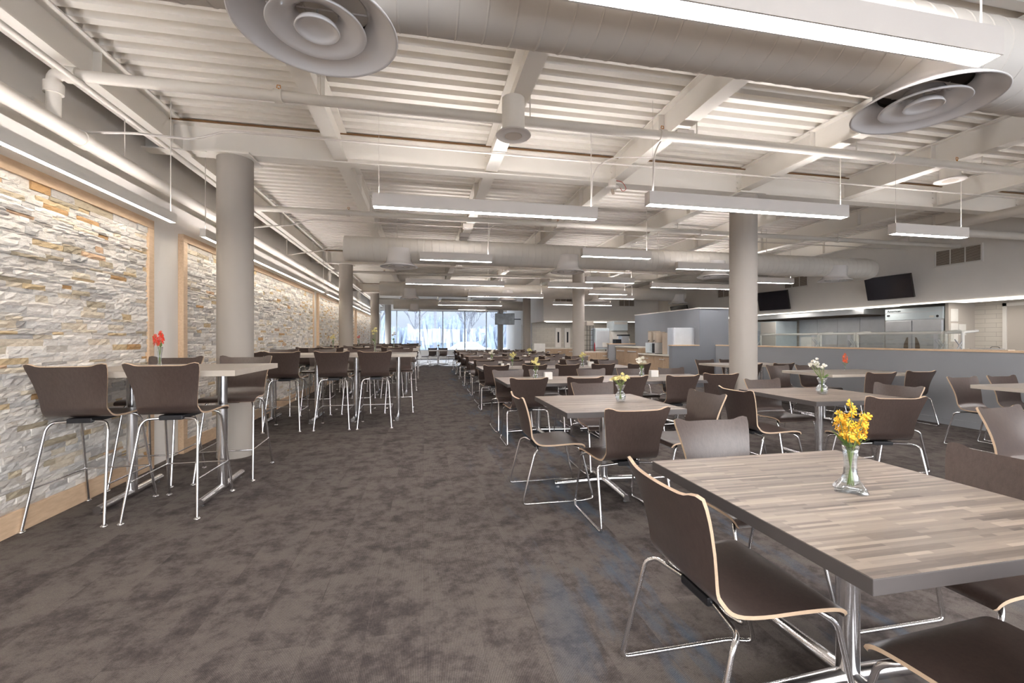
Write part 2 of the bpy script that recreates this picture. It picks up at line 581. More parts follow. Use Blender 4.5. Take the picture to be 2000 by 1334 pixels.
# low slate wall along the servery with timber ledge
mb = MB()
mb.box(XW, XW + 0.14, YB, 10.6, 0, 1.12, 'bluegrey')
struct('wall_low', mb, 'long waist-high slate grey wall in front of the servery', 'wall')
mb = MB().box(XW - 0.012, XW + 0.155, YB, 10.6, 1.12, 1.15, 'maple', 0.004)
struct('trim_1', mb, 'pale wood ledge along top of slate wall', 'trim')
mb = MB().box(XW - 0.012, XW, YB, 10.6, 0, 0.10, 'bluegrey', 0.003)
struct('baseboard_right', mb, 'grey rubber base along foot of slate wall', 'baseboard')
mb = MB().box(6.53, 7.35, 10.6, 10.75, 0, 1.12, 'slate_shaded')
struct('wall_return', mb, 'short waist-high slate wall turning toward the aisle', 'wall')
mb = MB().box(6.51, 7.35, 10.588, 10.762, 1.12, 1.15, 'maple', 0.004)
struct('trim_2', mb, 'pale wood ledge on short slate wall by drinks counter', 'trim')
mb = MB()
mb.box(7.35, 7.50, 10.6, 14.3, 0, 2.14, 'slate_shaded')
mb.box(7.50, 8.25, 10.6, 10.75, 0, 2.14, 'slate_shaded')
struct('wall_divider', mb, 'tall slate grey wall behind the drinks counter', 'wall')
mb = MB()
mb.box(7.335, 7.515, 10.585, 14.31, 2.14, 2.165, 'wall2')
mb.box(7.515, 8.26, 10.585, 10.765, 2.14, 2.165, 'wall2')
struct('trim_3', mb, 'pale cap on top of tall slate wall', 'trim')

# servery fascia (bulkhead) and soffit
mb = MB()
mb.box(XF, XF + 0.15, YB, 19.4, 2.13, 3.76, 'wall')
mb.box(5.4, XF + 0.15, 19.4, 19.55, 2.13, 3.76, 'wall')
mb.box(5.4, 5.55, 19.55, 21.9, 2.13, 3.76, 'wall')
struct('wall_right', mb, 'grey bulkhead wall above the servery opening', 'wall')
mb = MB()
mb.box(XF + 0.15, 13.2, YB, 19.4, 2.16, 2.22, 'wall2')
mb.box(5.55, 13.2, 19.55, 22.0, 2.16, 2.22, 'wall2')
struct('ceiling_servery', mb, 'low plaster ceiling inside the servery', 'ceiling')
for i, (x, y, w, h) in enumerate(((12.0, 4.5, 0.6, 1.2), (12.0, 7.2, 0.6, 1.2), (11.8, 9.6, 0.4, 1.2), (11.6, 12.4, 0.4, 1.2), (12.0, 16.2, 0.6, 1.2), (9.0, 20.8, 1.2, 0.6), (6.6, 20.8, 1.2, 0.6))):  # unseen light panels, added to brighten the servery
    t = thing('ceiling_fill_panel', (x, y, 2.15), 'unseen light panel added in the low servery ceiling, hidden behind the bulkhead', 'lamp', 'added servery fill lights')
    MB().box(x - w / 2, x + w / 2, y - h / 2, y + h / 2, 2.150, 2.158, 'klamp').obj('diffuser', t, t.location)
    MB().box(x - w / 2 - 0.02, x + w / 2 + 0.02, y - h / 2 - 0.02, y + h / 2 + 0.02, 2.154, 2.1595, 'fix').obj('housing', t, t.location)
mb = MB()
mb.box(12.9, 13.05, YB, 22.1, 0, 2.2, 'tile')
mb.box(5.5, 13.05, 21.95, 22.1, 0, 2.2, 'tile')
struct('wall_tile', mb, 'white tiled back wall of the servery', 'wall')
mb = MB()
mb.box(12.1, 12.9, 8.0, 8.07, 0, 2.16, 'wallk')
struct('wall_pier', mb, 'beige pier beside the reach-in refrigerator', 'wall')
mb = MB()           # far white wall with door
mb.box(5.5, 5.65, 22.0, YW, 0, 3.76, 'wall2')
struct('wall_far_right', mb, 'white side wall with door near the far windows', 'wall')
d = MB().box(5.47, 5.50, 24.3, 25.25, 0.02, 2.12, 'wall2', 0.004)
o = struct('door_1', d, 'pale door in the far white side wall', 'door')
MB().tube([(5.47, 24.42, 1.0), (5.42, 24.42, 1.0), (5.42, 24.54, 1.0)], 0.012, 'steel', 8, 0.02).obj('door_handle', o)
for z in (0.35, 1.05, 1.8):
    MB().box(5.455, 5.47, 25.22, 25.27, z, z + 0.11, 'steel').obj('hinge', o)
d = MB()
for (y0, y1, z0, z1) in ((6.55, 6.62, 0, 2.12), (7.40, 7.47, 0, 2.12), (6.55, 7.47, 2.05, 2.12)):
    d.box(12.86, 12.90, y0, y1, z0, z1, 'wall2')
d.box(12.88, 12.90, 6.62, 7.40, 0, 2.05, 'wallk')
struct('door_2', d, 'door with pale frame in the servery tile wall', 'door')

# LED strips along the bulkhead edge (lamps)
t = thing('led_strip', (XF, 8, 2.12), 'thin bright light line along edge of servery bulkhead', 'light strip')
MB().box(XF - 0.014, XF - 0.001, -2, 19.37, 2.105, 2.132, 'led').obj('diffuser', t, (XF, 8, 2.12))
t = thing('led_strip', (8, 19.39, 2.12), 'thin bright light line under far bulkhead across the hall', 'light strip')
MB().box(5.45, XF - 0.02, 19.385, 19.399, 2.105, 2.132, 'led').obj('diffuser', t, (8, 19.39, 2.12))

# columns
for i, yc in enumerate((5.42, 12.5, 19.6, 26.7)):
    for side, xc in (('stone wall', -2.08), ('dining tables', (4.455, 4.58, 4.66, 4.66)[i])):
        mb = MB().lathe([(0.18, 0), (0.18, 3.34)], 'colm', 40, (xc, yc, 0))
        mb.box(xc - 0.21, xc + 0.21, yc - 0.21, yc + 0.21, 3.325, 3.345, 'ceil')
        struct('column', mb, '%s round grey column in the row beside the %s' % (['nearest', 'second', 'third', 'farthest'][i], side), 'column')

# steel framing
def ibeam(mb, a, b, axis, c, z0, z1, w=0.13, t=0.014, mat='ceil'):
    for (u0, u1, za, zb) in ((c - w / 2, c + w / 2, z0, z0 + t), (c - 0.005, c + 0.005, z0 + t, z1 - t), (c - w / 2, c + w / 2, z1 - t, z1)):
        if axis == 'x':
            mb.box(a, b, u0, u1, za, zb, mat)
        else:
            mb.box(u0, u1, a, b, za, zb, mat)
JX = [-2.68, -0.95, 0.82, 2.50, 4.40, 6.15, 7.9, 9.65]
GY = [-1.7, 5.40, 12.5, 19.6, 26.7]
for i, g in enumerate(GY):
    mb = MB()
    ibeam(mb, -2.95, 11.2, 'x', g, 3.35, ZD - 0.03, 0.17)
    mb.box(-2.95, 11.2, g - 0.10, g + 0.10, ZD - 0.03, ZD - 0.012, 'rust')
    for jx in JX:
        mb.box(jx - 0.09, jx + 0.09, g - 0.006, g + 0.006, 3.37, ZD - 0.05, 'ceil')
        for q in range(3):
            for s_ in (-1, 1):
                mb.box(jx - 0.075, jx - 0.055, g + s_ * 0.014 - 0.008, g + s_ * 0.014 + 0.008, 3.43 + q * 0.08, 3.45 + q * 0.08, 'ceil')
    struct('ceiling_beam', mb, 'white steel girder crossing the hall over the %s pair of columns' % (['unseen', 'nearest', 'second', 'third', 'farthest'][i]), 'beam')
for i, jx in enumerate(JX):
    mb = MB()
    lo = 3.37 if i == 0 else 3.39
    for k in range(len(GY)):
        a = GY[k] + 0.02
        b = GY[k + 1] - 0.02 if k + 1 < len(GY) else YW
        ibeam(mb, a, b, 'y', jx, lo, ZD - 0.004, 0.20 if i == 0 else 0.15)
        n = 3
        for q in range(n):
            yy = a + (b - a) * (q + 0.5) / n
            mb.box(jx - 0.07, jx + 0.07, yy - 0.004, yy + 0.004, lo + 0.01, ZD - 0.02, 'ceil')
    struct('ceiling_joist', mb, 'white steel joist running along the hall, %s from the stone wall' % ORD[i], 'joist')
# bracing between edge joist and side wall
for i, yy in enumerate((2.7, 8.9, 16.0)):
    mb = MB().box(-2.95, -2.69, yy - 0.05, yy + 0.05, 3.44, 3.50, 'ceil').box(-2.95, -2.69, yy - 0.05, yy - 0.04, 3.50, 3.56, 'ceil')
    struct('ceiling_strut', mb, 'short white strut from edge joist to stone side wall, %s along the hall' % ORD[i], 'strut')

# ------------------------------------------------------------------ stone panels
PAL = [((226, 220, 212), 22), ((216, 211, 205), 22), ((204, 201, 197), 16), ((236, 231, 224), 18), ((218, 206, 186), 8), ((196, 190, 182), 8),
       ((204, 182, 146), 4), ((192, 154, 108), 2), ((182, 178, 174), 5), ((204, 172, 142), 1.5), ((180, 168, 146), 3)]
def stone_panel(y0, y1, z0, z1, x0, seed, fine):
    R = random.Random(seed)
    names = [c for c, w in PAL]; ws = [w for c, w in PAL]
    V = []; Fc = []; C = []
    z = z0
    while z < z1 - 0.005:
        h = R.choice((0.022, 0.03, 0.036, 0.042, 0.05))
        if z + h > z1 - 0.012: h = z1 - z
        y = y0
        while y < y1 - 0.002:
            L = R.uniform(0.07, 0.30)
            if y + L > y1 - 0.05: L = y1 - y
            d = R.choice((0.012, 0.014, 0.017, 0.020, 0.024)) + R.uniform(0, 0.005)
            col = s2l(R.choices(names, ws)[0])
            j = R.uniform(0.92, 1.06)
            col = tuple(min(1, c * j) for c in col)
            ny = (max(2, int(L / 0.035)) if fine else 1); nz = 2 if fine else 1
            o = len(V)
            for b in range(nz + 1):
                for a in range(ny + 1):
                    edge = (a in (0, ny)) or (b in (0, nz))
                    dx = d + R.uniform(-0.006, 0.007) if not edge else d - R.uniform(0.0, 0.009)
                    yy = y + L * a / ny; zz = z + h * b / nz
                    if 0 < a < ny: yy += R.uniform(-0.008, 0.008)
                    if nz > 1 and 0 < b < nz: zz += R.uniform(-0.005, 0.005)
                    V.append((x0 + max(0.002, dx), yy, zz))
            w = ny + 1
            for b in range(nz):
                for a in range(ny):
                    Fc.append((o + b * w + a, o + b * w + a + 1, o + (b + 1) * w + a + 1, o + (b + 1) * w + a)); C.append(col)
            # sides
            q = len(V)
            V += [(x0 - 0.004, y, z), (x0 - 0.004, y + L, z), (x0 - 0.004, y + L, z + h), (x0 - 0.004, y, z + h)]
            e = [o, o + ny, o + nz * w + ny, o + nz * w]
            Fc.append(tuple([q, q + 1] + [o + a for a in range(ny, -1, -1)])); C.append(col)
            Fc.append(tuple([q + 2, q + 3] + [o + nz * w + a for a in range(ny + 1)])); C.append(col)
            Fc.append(tuple([q + 1, q + 2] + [o + b * w + ny for b in range(nz, -1, -1)])); C.append(col)
            Fc.append(tuple([q + 3, q] + [o + b * w for b in range(nz + 1)])); C.append(col)
            y += L
        z += h
    me = bpy.data.meshes.new('stone_cladding')
    me.from_pydata(V, [], Fc)
    at = me.color_attributes.new('Col', 'FLOAT_COLOR', 'CORNER')
    buf = []
    for f, c in zip(Fc, C):
        buf += [c[0], c[1], c[2], 1.0] * len(f)
    at.data.foreach_set('color', buf)
    me.materials.append(M['stone'])
    o = bpy.data.objects.new('stone_cladding', me)
    COL.objects.link(o)
    return o
PAN = [(-1.2, 5.05), (5.60, 11.64), (12.10, 18.12), (18.60, 24.6)]
PN = ['nearest', 'second', 'third', 'farthest']
for i, (a, b) in enumerate(PAN):
    t = thing('stone_panel', (XL, (a + b) / 2, 0), '%s framed panel of cream split-face stone on the left wall' % PN[i], 'stone panel', 'framed stone panels')
    o = stone_panel(a + 0.085, b - 0.085, 0.15, 2.42, XL + 0.022, 11 + i, i < 2)
    o.parent = t; o.location = (-XL, -(a + b) / 2, 0)
    fr = MB()
    fx = XL + 0.058
    fr.box(XL, fx, a, a + 0.085, 0.15, 2.42, 'maple', 0.003)
    fr.box(XL, fx, b - 0.085, b, 0.15, 2.42, 'maple', 0.003)
    fr.box(XL, fx, a, b, 2.42, 2.505, 'maple', 0.003)
    fr.box(XL, fx, a, b, 0, 0.15, 'maple', 0.003)
    fr.box(XL, XL + 0.022, a + 0.08, b - 0.08, 0.14, 2.43, 'dark')
    fr.obj('wood_frame', t, (XL, (a + b) / 2, 0))

# ------------------------------------------------------------------ lamps
def pendant(x0, x1, y, label, axis='x', z=2.65, w=0.10, h=0.13, mat='lamp', rods=None, top=3.70, group='linear pendant lamps', body='fix'):
    if axis == 'x':
        c = ((x0 + x1) / 2, y, z); A = (x0, x1, y - w / 2, y + w / 2)
    else:
        c = (y, (x0 + x1) / 2, z); A = (y - w / 2, y + w / 2, x0, x1)
    t = thing('linear_lamp', c, label, 'lamp', group)
    b = MB()
    i = 0.008
    b.box(A[0], A[1], A[2], A[3], z + 0.012, z + h - 0.020, body)
    for z0_, z1_ in ((z, z + 0.012), (z + h - 0.020, z + h)):
        for yy in (A[2], A[3] - i): b.box(A[0], A[1], yy, yy + i, z0_, z1_, body)
        for xx in (A[0], A[1] - i): b.box(xx, xx + i, A[2] + i, A[3] - i, z0_, z1_, body)
    b.obj('housing', t, c)
    MB().box(A[0] + i, A[1] - i, A[2] + i, A[3] - i, z + 0.002, z + 0.012, mat).obj('diffuser', t, c)
    if mat == 'wash':
        MB().box(A[0] + 0.01, A[1] - 0.01, A[2] + 0.012, A[3] - 0.012, z + h - 0.0195, z + h - 0.014, 'washfill').obj('uplight_lens', t, c)  # uplight added to the wash lamps to brighten upper wall and deck
    if mat == 'lamp':
        MB().box(A[0] + 0.02, A[1] - 0.02, A[2] + 0.015, A[3] - 0.015, z + h - 0.0195, z + h - 0.014, 'lampup').obj('uplight_lens', t, c)
    ends = rods or (x0 + 0.06, x1 - 0.06)
    for k, e in enumerate(ends):
        px, py = (e, y) if axis == 'x' else (y, e)
        r = 0.0045 if (k == 1 or axis == 'y') else 0.002
        MB().tube([(px, py, z + h - 0.022), (px, py, top)], r, 'fix', 6).obj('hanger', t, c)
    return t
PEN = [(-0.51, 1.90, 4.615, 'long pendant lamp hanging centrally beyond the near girder, left of its equal pair'),
       (2.19, 4.58, 4.00, 'long pendant lamp crossing in front of the nearest column by the dining tables'),
       (0.24, 2.68, 1.60, 'huge near pendant lamp at top right, in front of the near duct'),
       (-0.07, 1.165, 7.53, 'short pendant lamp hung by a curved conduit before left part of second duct'),
       (2.51, 3.72, 6.70, 'short pendant lamp before middle of second duct'),
       (4.74, 5.96, 7.54, 'short pendant lamp half hidden by nearest dining column'),
       (5.85, 7.05, 4.48, 'short pendant lamp near the large wall vent on the right'),
       (-0.44, 2.00, 10.9, 'long pendant lamp just below left part of second duct'),
       (1.36, 3.82, 13.74, 'long pendant lamp before the third duct, beside second dining column'),
       (3.15, 4.37, 10.86, 'short pendant lamp whose end passes second dining column'),
       (3.74, 4.97, 9.73, 'short pendant lamp directly under second duct, right of its middle diffuser'),
       (5.79, 8.20, 10.4, 'long pendant lamp above the tall slate wall'),
       (4.83, 6.05, 12.3, 'short pendant lamp right of second dining column, upper of two close ones'),
       (5.70, 6.95, 13.6, 'short pendant lamp right of second dining column, lower of two close ones'),
       (4.94, 7.40, 16.36, 'long pendant lamp in front of far bulkhead and its vents'),
       (0.55, 3.10, 17.4, 'long pendant lamp before the farthest duct, near far windows'),
       (1.54, 2.80, 20.1, 'short pendant lamp nearest the far windows'),
       (7.55, 8.77, 9.0, 'short pendant lamp just right of nearest dining column, before a bulkhead vent'),
       (7.3, 9.7, 1.2, 'unseen long pendant lamp added beyond right edge of the view over the slate wall'),  # this and the following lamps are unseen, added for more light
       (3.2, 5.6, -1.6, 'unseen long pendant lamp added behind the viewer over dining tables'),
       (8.0, 10.4, 3.4, 'unseen long pendant lamp added beyond right edge to brighten the bulkhead'),  # placed out of view to light the bulkhead
       (-1.4, 1.0, -1.8, 'unseen long pendant lamp added behind the viewer over the aisle')]
for a in PEN:
    pendant(*a)
WF = [(-1.0, 4.97), (5.56, 11.68), (12.08, 18.12), (18.6, 24.6)]
for i, (a, b) in enumerate(WF):
    pendant(a, b, -2.47, 'slim wall-washing lamp along top of the %s stone panel' % PN[i], 'y', 2.475, 0.06, 0.092, 'wash', (a + 0.06, b - 0.05), 3.70, 'wall washing lamps', 'ceil')

# ------------------------------------------------------------------ ducts and diffusers
ZC, RD = 2.925, 0.225
def duct(x0, x1, y, label, elbow=False):
    t = thing('air_duct', ((x0 + x1) / 2, y, ZC), label, 'duct', 'round white air ducts')
    pts = []; rr = []
    x = x0
    while x < x1:
        for dx, r in ((0.0, RD), (0.110, RD), (0.1135, RD), (0.116, RD + 0.0035), (0.119, RD + 0.0035), (0.1215, RD), (0.125, RD)):
            pts.append((x + dx, y, ZC)); rr.append(r)
        x += 0.128
    if elbow:
        for k in range(1, 9):
            a = k / 8 * PI / 2
            pts.append((x + 0.30 * math.sin(a), y + 0.30 * (1 - math.cos(a)), ZC)); rr.append(RD)
        pts.append((x + 0.30, y + 0.55, ZC)); rr.append(RD)
    MB().tube(pts, rr, 'duct', 40).obj('duct_pipe', t, t.location)
    for k in range(int((x1 - x0) / 2.6) + 1):
        xx = x0 + 0.9 + k * 2.6
        if xx < x1 - 0.2:
            MB().tube([(xx, y, ZC + RD - 0.02), (xx, y, ZD)], 0.006, 'fix', 6).obj('hanger_rod', t, t.location)
    return t
duct(-1.38, 9.2, 1.97, 'big near air duct crossing the top right, above a large round diffuser')
duct(-1.38, 9.85, 8.2, 'second air duct, crossing the middle with three diffusers below', True)
duct(-1.38, 9.3, 14.5, 'third air duct, behind the second and left of the wall vents')
duct(-1.38, 4.85, 20.9, 'farthest air duct, in front of the far windows')

def diffuser_proto():
    t = thing('air_diffuser', (0, 0, 0), '', 'air diffuser', 'round ceiling air diffusers')
    MB().lathe([(0.20, 0.32), (0.20, 0.11), (0.205, 0.085), (0.235, 0.055), (0.29, 0.02), (0.315, 0.006), (0.325, 0.0), (0.33, 0.004), (0.326, 0.012), (0.30, 0.03), (0.245, 0.066), (0.222, 0.10), (0.22, 0.32)], 'gloss', 56).obj('outer_cone', t)
    MB().lathe([(0.0, 0.118), (0.199, 0.118)], 'dark', 40).lathe([(0.199, 0.118), (0.199, 0.10)], 'dark', 40).obj('throat_shade', t)  # dark disc across the neck, painted for the unlit inside
    MB().lathe([(0.082, 0.085), (0.092, 0.055), (0.125, 0.030), (0.17, 0.012), (0.193, 0.003), (0.198, 0.005), (0.193, 0.016), (0.13, 0.045), (0.10, 0.070), (0.088, 0.092)], 'gloss', 48).obj('middle_cone', t)
    MB().lathe([(0.0, 0.022), (0.06, 0.020), (0.075, 0.010), (0.085, 0.000), (0.090, 0.003), (0.082, 0.022), (0.05, 0.045), (0.0, 0.05)], 'gloss', 40).obj('inner_cone', t)
    mb = MB().tube([(0, 0, 0.03), (0, 0, 0.118)], 0.004, 'steel', 6)
    mb.tube([(-0.2, 0, 0.095), (0.2, 0, 0.095)], 0.005, 'gloss', 6)
    mb.obj('spindle', t)
    return t
DIF = [(-0.44, 1.96, 'large round air diffuser at top left, cut by the upper edge'),
       (2.74, 1.93, 'large round air diffuser at top right below the near duct'),
       (-0.44, 8.1, 'round air diffuser below left end of second duct'),
       (2.74, 8.1, 'round air diffuser below middle of second duct, by second dining column'),
       (5.95, 8.1, 'round air diffuser below second duct, left of nearest dining column'),
       (9.0, 8.1, 'round air diffuser at right end of second duct, between two televisions'),
       (-0.44, 14.4, 'round air diffuser below left end of third duct'),
       (2.74, 14.4, 'round air diffuser below third duct, above the far television'),
       (6.0, 14.4, 'round air diffuser below third duct, right of second dining column'),
       (9.1, 14.4, 'round air diffuser at right end of third duct, over the tall slate wall'),
       (-0.44, 20.8, 'round air diffuser below left part of farthest duct'),
       (2.74, 20.8, 'round air diffuser below right part of farthest duct')]
dp = diffuser_proto()
for i, (x, y, lb) in enumerate(DIF):
    o = dp if i == 0 else copytree(dp)
    o.location = (x, y, 2.605)
    o['label'] = lb
    if y < 5: o.scale = (1, 1, 1)

# ------------------------------------------------------------------ pipes and ceiling fittings
t = thing('wall_pipe', (-2.68, 8, 2.90), 'thick grey pipe running along top of the stone wall', 'pipe')
mb = MB().tube([(-2.68, YB + 0.05, 2.905), (-2.68, 28.8, 2.905)], 0.060, 'duct', 18)
mb.obj('pipe_run', t, t.location)
for yy in (1.2, 4.1, 7.2, 10.6, 14.0, 17.5):
    MB().tube([(-2.68, yy - 0.04, 2.905), (-2.68, yy + 0.04, 2.905)], 0.069, 'duct', 18).obj('coupling', t, t.location)
for yy in (2.6, 4.6, 9.4, 16.2, 22.0):
    MB().tube([(-2.68, yy, 2.94), (-2.68, yy, 3.45)], 0.005, 'duct', 6).obj('hanger', t, t.location)
for i, (yp, x1) in enumerate(((3.82, 11.1), (7.15, 11.1), (13.4, 11.1), (19.0, 5.3))):
    t = thing('sprinkler_pipe', (3, yp, 3.27), '%s white sprinkler pipe crossing the hall under the joists' % ORD[i], 'pipe', 'cross-hall sprinkler pipes')
    mb = MB().tube([(-2.68, yp, 2.93), (-2.68, yp, 3.27), (x1, yp, 3.27)], 0.043, 'duct', 14, 0.06)
    mb.obj('pipe_run', t, t.location)
    for xx in (-1.15, 2.25, 5.0, 8.0):
        if xx < x1:
            MB().tube([(xx - 0.03, yp, 3.27), (xx + 0.03, yp, 3.27)], 0.054, 'duct', 14).obj('coupling', t, t.location)
    MB().tube([(-2.60, yp, 3.27), (-2.52, yp, 3.27)], 0.058, 'duct', 14).obj('elbow_collar', t, t.location)
    MB().tube([(-2.68, yp, 3.12), (-2.68, yp, 3.20)], 0.058, 'duct', 14).obj('elbow_collar', t, t.location)
    for xx in (-1.15, 2.25, 5.9):
        MB().tube([(xx, yp, 3.30), (xx, yp, 3.335)], 0.008, 'brass', 8).tube([(xx - 0.014, yp, 3.335), (xx - 0.012, yp, 3.36), (xx + 0.012, yp, 3.36), (xx + 0.014, yp, 3.335)], 0.004, 'brass', 6).obj('sprinkler_head', t, t.location)
    for jx in JX[1:]:
        if jx + 0.12 < x1:
            MB().tube([(jx + 0.12, yp, 3.30), (jx + 0.12, yp, 3.71)], 0.006, 'duct', 6).obj('hanger', t, t.location)
for i, (yc, zz, lb) in enumerate(((4.76, 3.36, 'thin white conduit crossing the hall just before the near girder'), (8.0, 3.36, 'thin white conduit crossing above the second duct'), (10.2, 3.36, 'thin white conduit crossing behind the second duct'))):
    pts = [(-2.9, yc - 0.55, 3.0), (-2.5, yc - 0.35, 3.12), (-2.2, yc, 3.25), (-1.9, yc, zz), (10.9, yc, zz)]
    o = MB().tube(pts, 0.011, 'fix', 8, 0.08).obj('conduit', None, (3, yc, zz))
    tag(o, lb, 'conduit', 'thin ceiling conduits')
# conduit along side wall, with switch box
t = thing('wall_conduit', (-2.93, 6, 3.02), 'thin conduit with small switch boxes along top of stone wall', 'conduit')
MB().tube([(-2.93, YB + 0.1, 3.05), (-2.93, 24, 3.05)], 0.011, 'duct', 8).obj('conduit_run', t, t.location)
for yy in (4.0, 9.5, 15.5):
    MB().box(-2.95, -2.86, yy - 0.10, yy + 0.10, 2.98, 3.12, 'duct', 0.005).obj('switch_box', t, t.location)
o = MB().tube([(-2.50, 1.0, 3.21), (-2.50, 26, 3.21)], 0.022, 'duct', 10).obj('side_pipe', None, (-2.5, 10, 3.21))
tag(o, 'slim white pipe running along beside the edge joist', 'pipe')
# curved feed conduits of two pendants
for pts, lb in (([(1.9, 8.0, 3.36), (1.55, 7.75, 3.38), (1.15, 7.56, 3.30), (1.10, 7.53, 3.05), (1.10, 7.53, 2.775)], 'white flexible conduit curving down to short lamp before second duct'),
                ([(2.55, 4.55, 3.38), (2.05, 4.6, 3.36), (1.86, 4.615, 3.2), (1.84, 4.615, 2.775)], 'white flexible conduit curving down to right end of long central lamp'),
                ([(2.75, 4.1, 3.40), (2.4, 4.02, 3.38), (2.27, 4.0, 3.2), (2.25, 4.0, 2.775)], 'white flexible conduit curving down to lamp before nearest dining column')):
    o = MB().tube(pts, 0.008, 'fix', 8, 0.12, 6).obj('lamp_conduit', None, pts[0])
    tag(o, lb, 'conduit', 'curved lamp conduits')
# round ceiling speakers
sp = thing('ceiling_speaker', (0, 0, 0), '', 'speaker', 'round hanging speakers')
MB().lathe([(0.098, 0.32), (0.098, 0.012)], 'ceil', 32).lathe([(0.0, 0.32), (0.098, 0.32)], 'ceil', 32).obj('can', sp)
MB().lathe([(0.0, 0.002), (0.075, 0.002), (0.078, 0.0), (0.148, 0.0), (0.152, 0.004), (0.15, 0.012), (0.098, 0.014)], 'fix', 40).obj('trim_ring', sp)
MB().lathe([(0.0, -0.001), (0.074, -0.001)], 'cambro', 32).obj('speaker_grille', sp)
SPK = [(0.76, 3.70, 'round speaker hanging under the central joist before the near girder'), (6.30, 4.15, 'round speaker at upper right above short lamp by the wall vent'),
       (0.95, 11.9, 'small round speaker high between second and third ducts, left side'), (4.4, 11.6, 'small round speaker high behind the second dining column'),
       (7.9, 11.4, 'small round speaker high above the tall slate wall')]
for i, (x, y, lb) in enumerate(SPK):
    o = sp if i == 0 else copytree(sp)
    o.location = (x, y, 3.07 if i == 0 else 3.24)
    o['label'] = lb
# square box light on joist
t = thing('ceiling_box_light', (0.62, 2.92, 3.30), 'square white ceiling box with rounded lens left of the central joist', 'ceiling fixture')
b = MB().box(0.37, 0.80, 2.66, 3.02, 3.56, 3.70, 'ceil').box(0.37, 0.385, 2.66, 3.02, 3.49, 3.56, 'ceil').box(0.785, 0.80, 2.66, 3.02, 3.49, 3.56, 'ceil').box(0.37, 0.80, 2.66, 2.675, 3.49, 3.56, 'ceil').box(0.37, 0.80, 3.005, 3.02, 3.49, 3.56, 'ceil')
b.obj('housing', t, t.location)
MB().box(0.43, 0.68, 2.70, 2.985, 3.46, 3.56, 'fix', 0.045).obj('lens', t, t.location)
# spot / camera gadget
t = thing('ceiling_camera', (2.36, 5.2, 3.25), 'small white ceiling gadget with red wires above the long lamps', 'ceiling device')
MB().lathe([(0.05, 0.09), (0.05, 0.02), (0.085, 0.0), (0.06, -0.025), (0.0, -0.03)], 'fix', 24, (2.36, 5.2, 3.25)).obj('body', t, t.location)
MB().tube([(2.36, 5.2, 3.22), (2.36, 5.17, 3.16)], 0.02, 'cambro', 10).obj('lens', t, t.location)
MB().tube([(2.40, 5.2, 3.34), (2.5, 5.2, 3.33), (2.56, 5.2, 3.24), (2.5, 5.2, 3.20), (2.47, 5.2, 3.25)], 0.004, 'redwire', 6, 0.04).obj('wire', t, t.location)
# small joist boxes
for i, (x, y) in enumerate(((0.78, 8.6), (0.78, 7.9), (2.42, 7.6), (2.55, 3.95))):
    o = MB().box(x - 0.09, x + 0.09, y - 0.06, y + 0.06, 3.31, 3.39, 'fix', 0.006).obj('junction_box', None, (x, y, 3.31))
    tag(o, ['white junction box under central joist, farther of two above second duct', 'white junction box under central joist, nearer of two above second duct',
            'white junction box under joist above middle of second duct', 'white junction box under joist beside near sprinkler pipe'][i], 'junction box', 'joist junction boxes')

# right side pipes and vents
o = MB().tube([(8.45, 0.5, 3.20), (8.62, 6.0, 3.20), (11.19, 6.0, 3.20)], 0.072, 'duct', 16, 0.25, 6).obj('drain_pipe', None, (8.6, 5, 3.2))
tag(o, 'thick white pipe bending at the upper right corner into the bulkhead', 'pipe')
def vent(loc, width, height, axis, label):
    t = thing('wall_vent', loc, label, 'vent', 'bulkhead air vents')
    fr = MB(); bk = MB(); sl_ = MB()
    def bx(m, u0, u1, z0, z1, d0, d1, mat):
        if axis == 'y': m.box(-d1, -d0, u0, u1, z0, z1, mat)
        else: m.box(u0, u1, -d1, -d0, z0, z1, mat)
    w, h = width / 2, height / 2
    bx(bk, -w, w, -h, h, 0.001, 0.004, 'ventdark')
    for (u0, u1, z0, z1) in ((-w, w, h, h + 0.03), (-w, w, -h - 0.03, -h), (-w - 0.03, -w, -h - 0.03, h + 0.03), (w, w + 0.03, -h - 0.03, h + 0.03)):
        bx(fr, u0, u1, z0, z1, 0.001, 0.022, 'wall2')
    for q in (-1, 1):
        bx(fr, q * w / 3 - 0.008, q * w / 3 + 0.008, -h, h, 0.001, 0.02, 'wall2')
    n = int(height / 0.025)
    for k in range(n):
        z = -h + (k + 0.5) * height / n
        bx(sl_, -w, w, z - 0.005, z + 0.005, 0.004, 0.016, 'vent')
    bk.obj('backing', t); fr.obj('vent_frame', t); sl_.obj('louvres', t)
vent((XF, 7.235, 3.09), 0.80, 0.32, 'y', 'large louvred vent on bulkhead at upper right')
vent((XF, 11.37, 3.06), 0.82, 0.30, 'y', 'louvred vent on bulkhead above the smaller black television')
vent((XF, 14.5, 3.06), 0.9, 0.30, 'y', 'louvred vent on bulkhead left of nearest dining column')
vent((9.54, 19.4, 3.03), 0.76, 0.28, 'x', 'louvred vent on far bulkhead, right of second dining column')
vent((6.37, 19.4, 3.08), 0.8, 0.24, 'x', 'louvred vent on far bulkhead, left of second dining column')

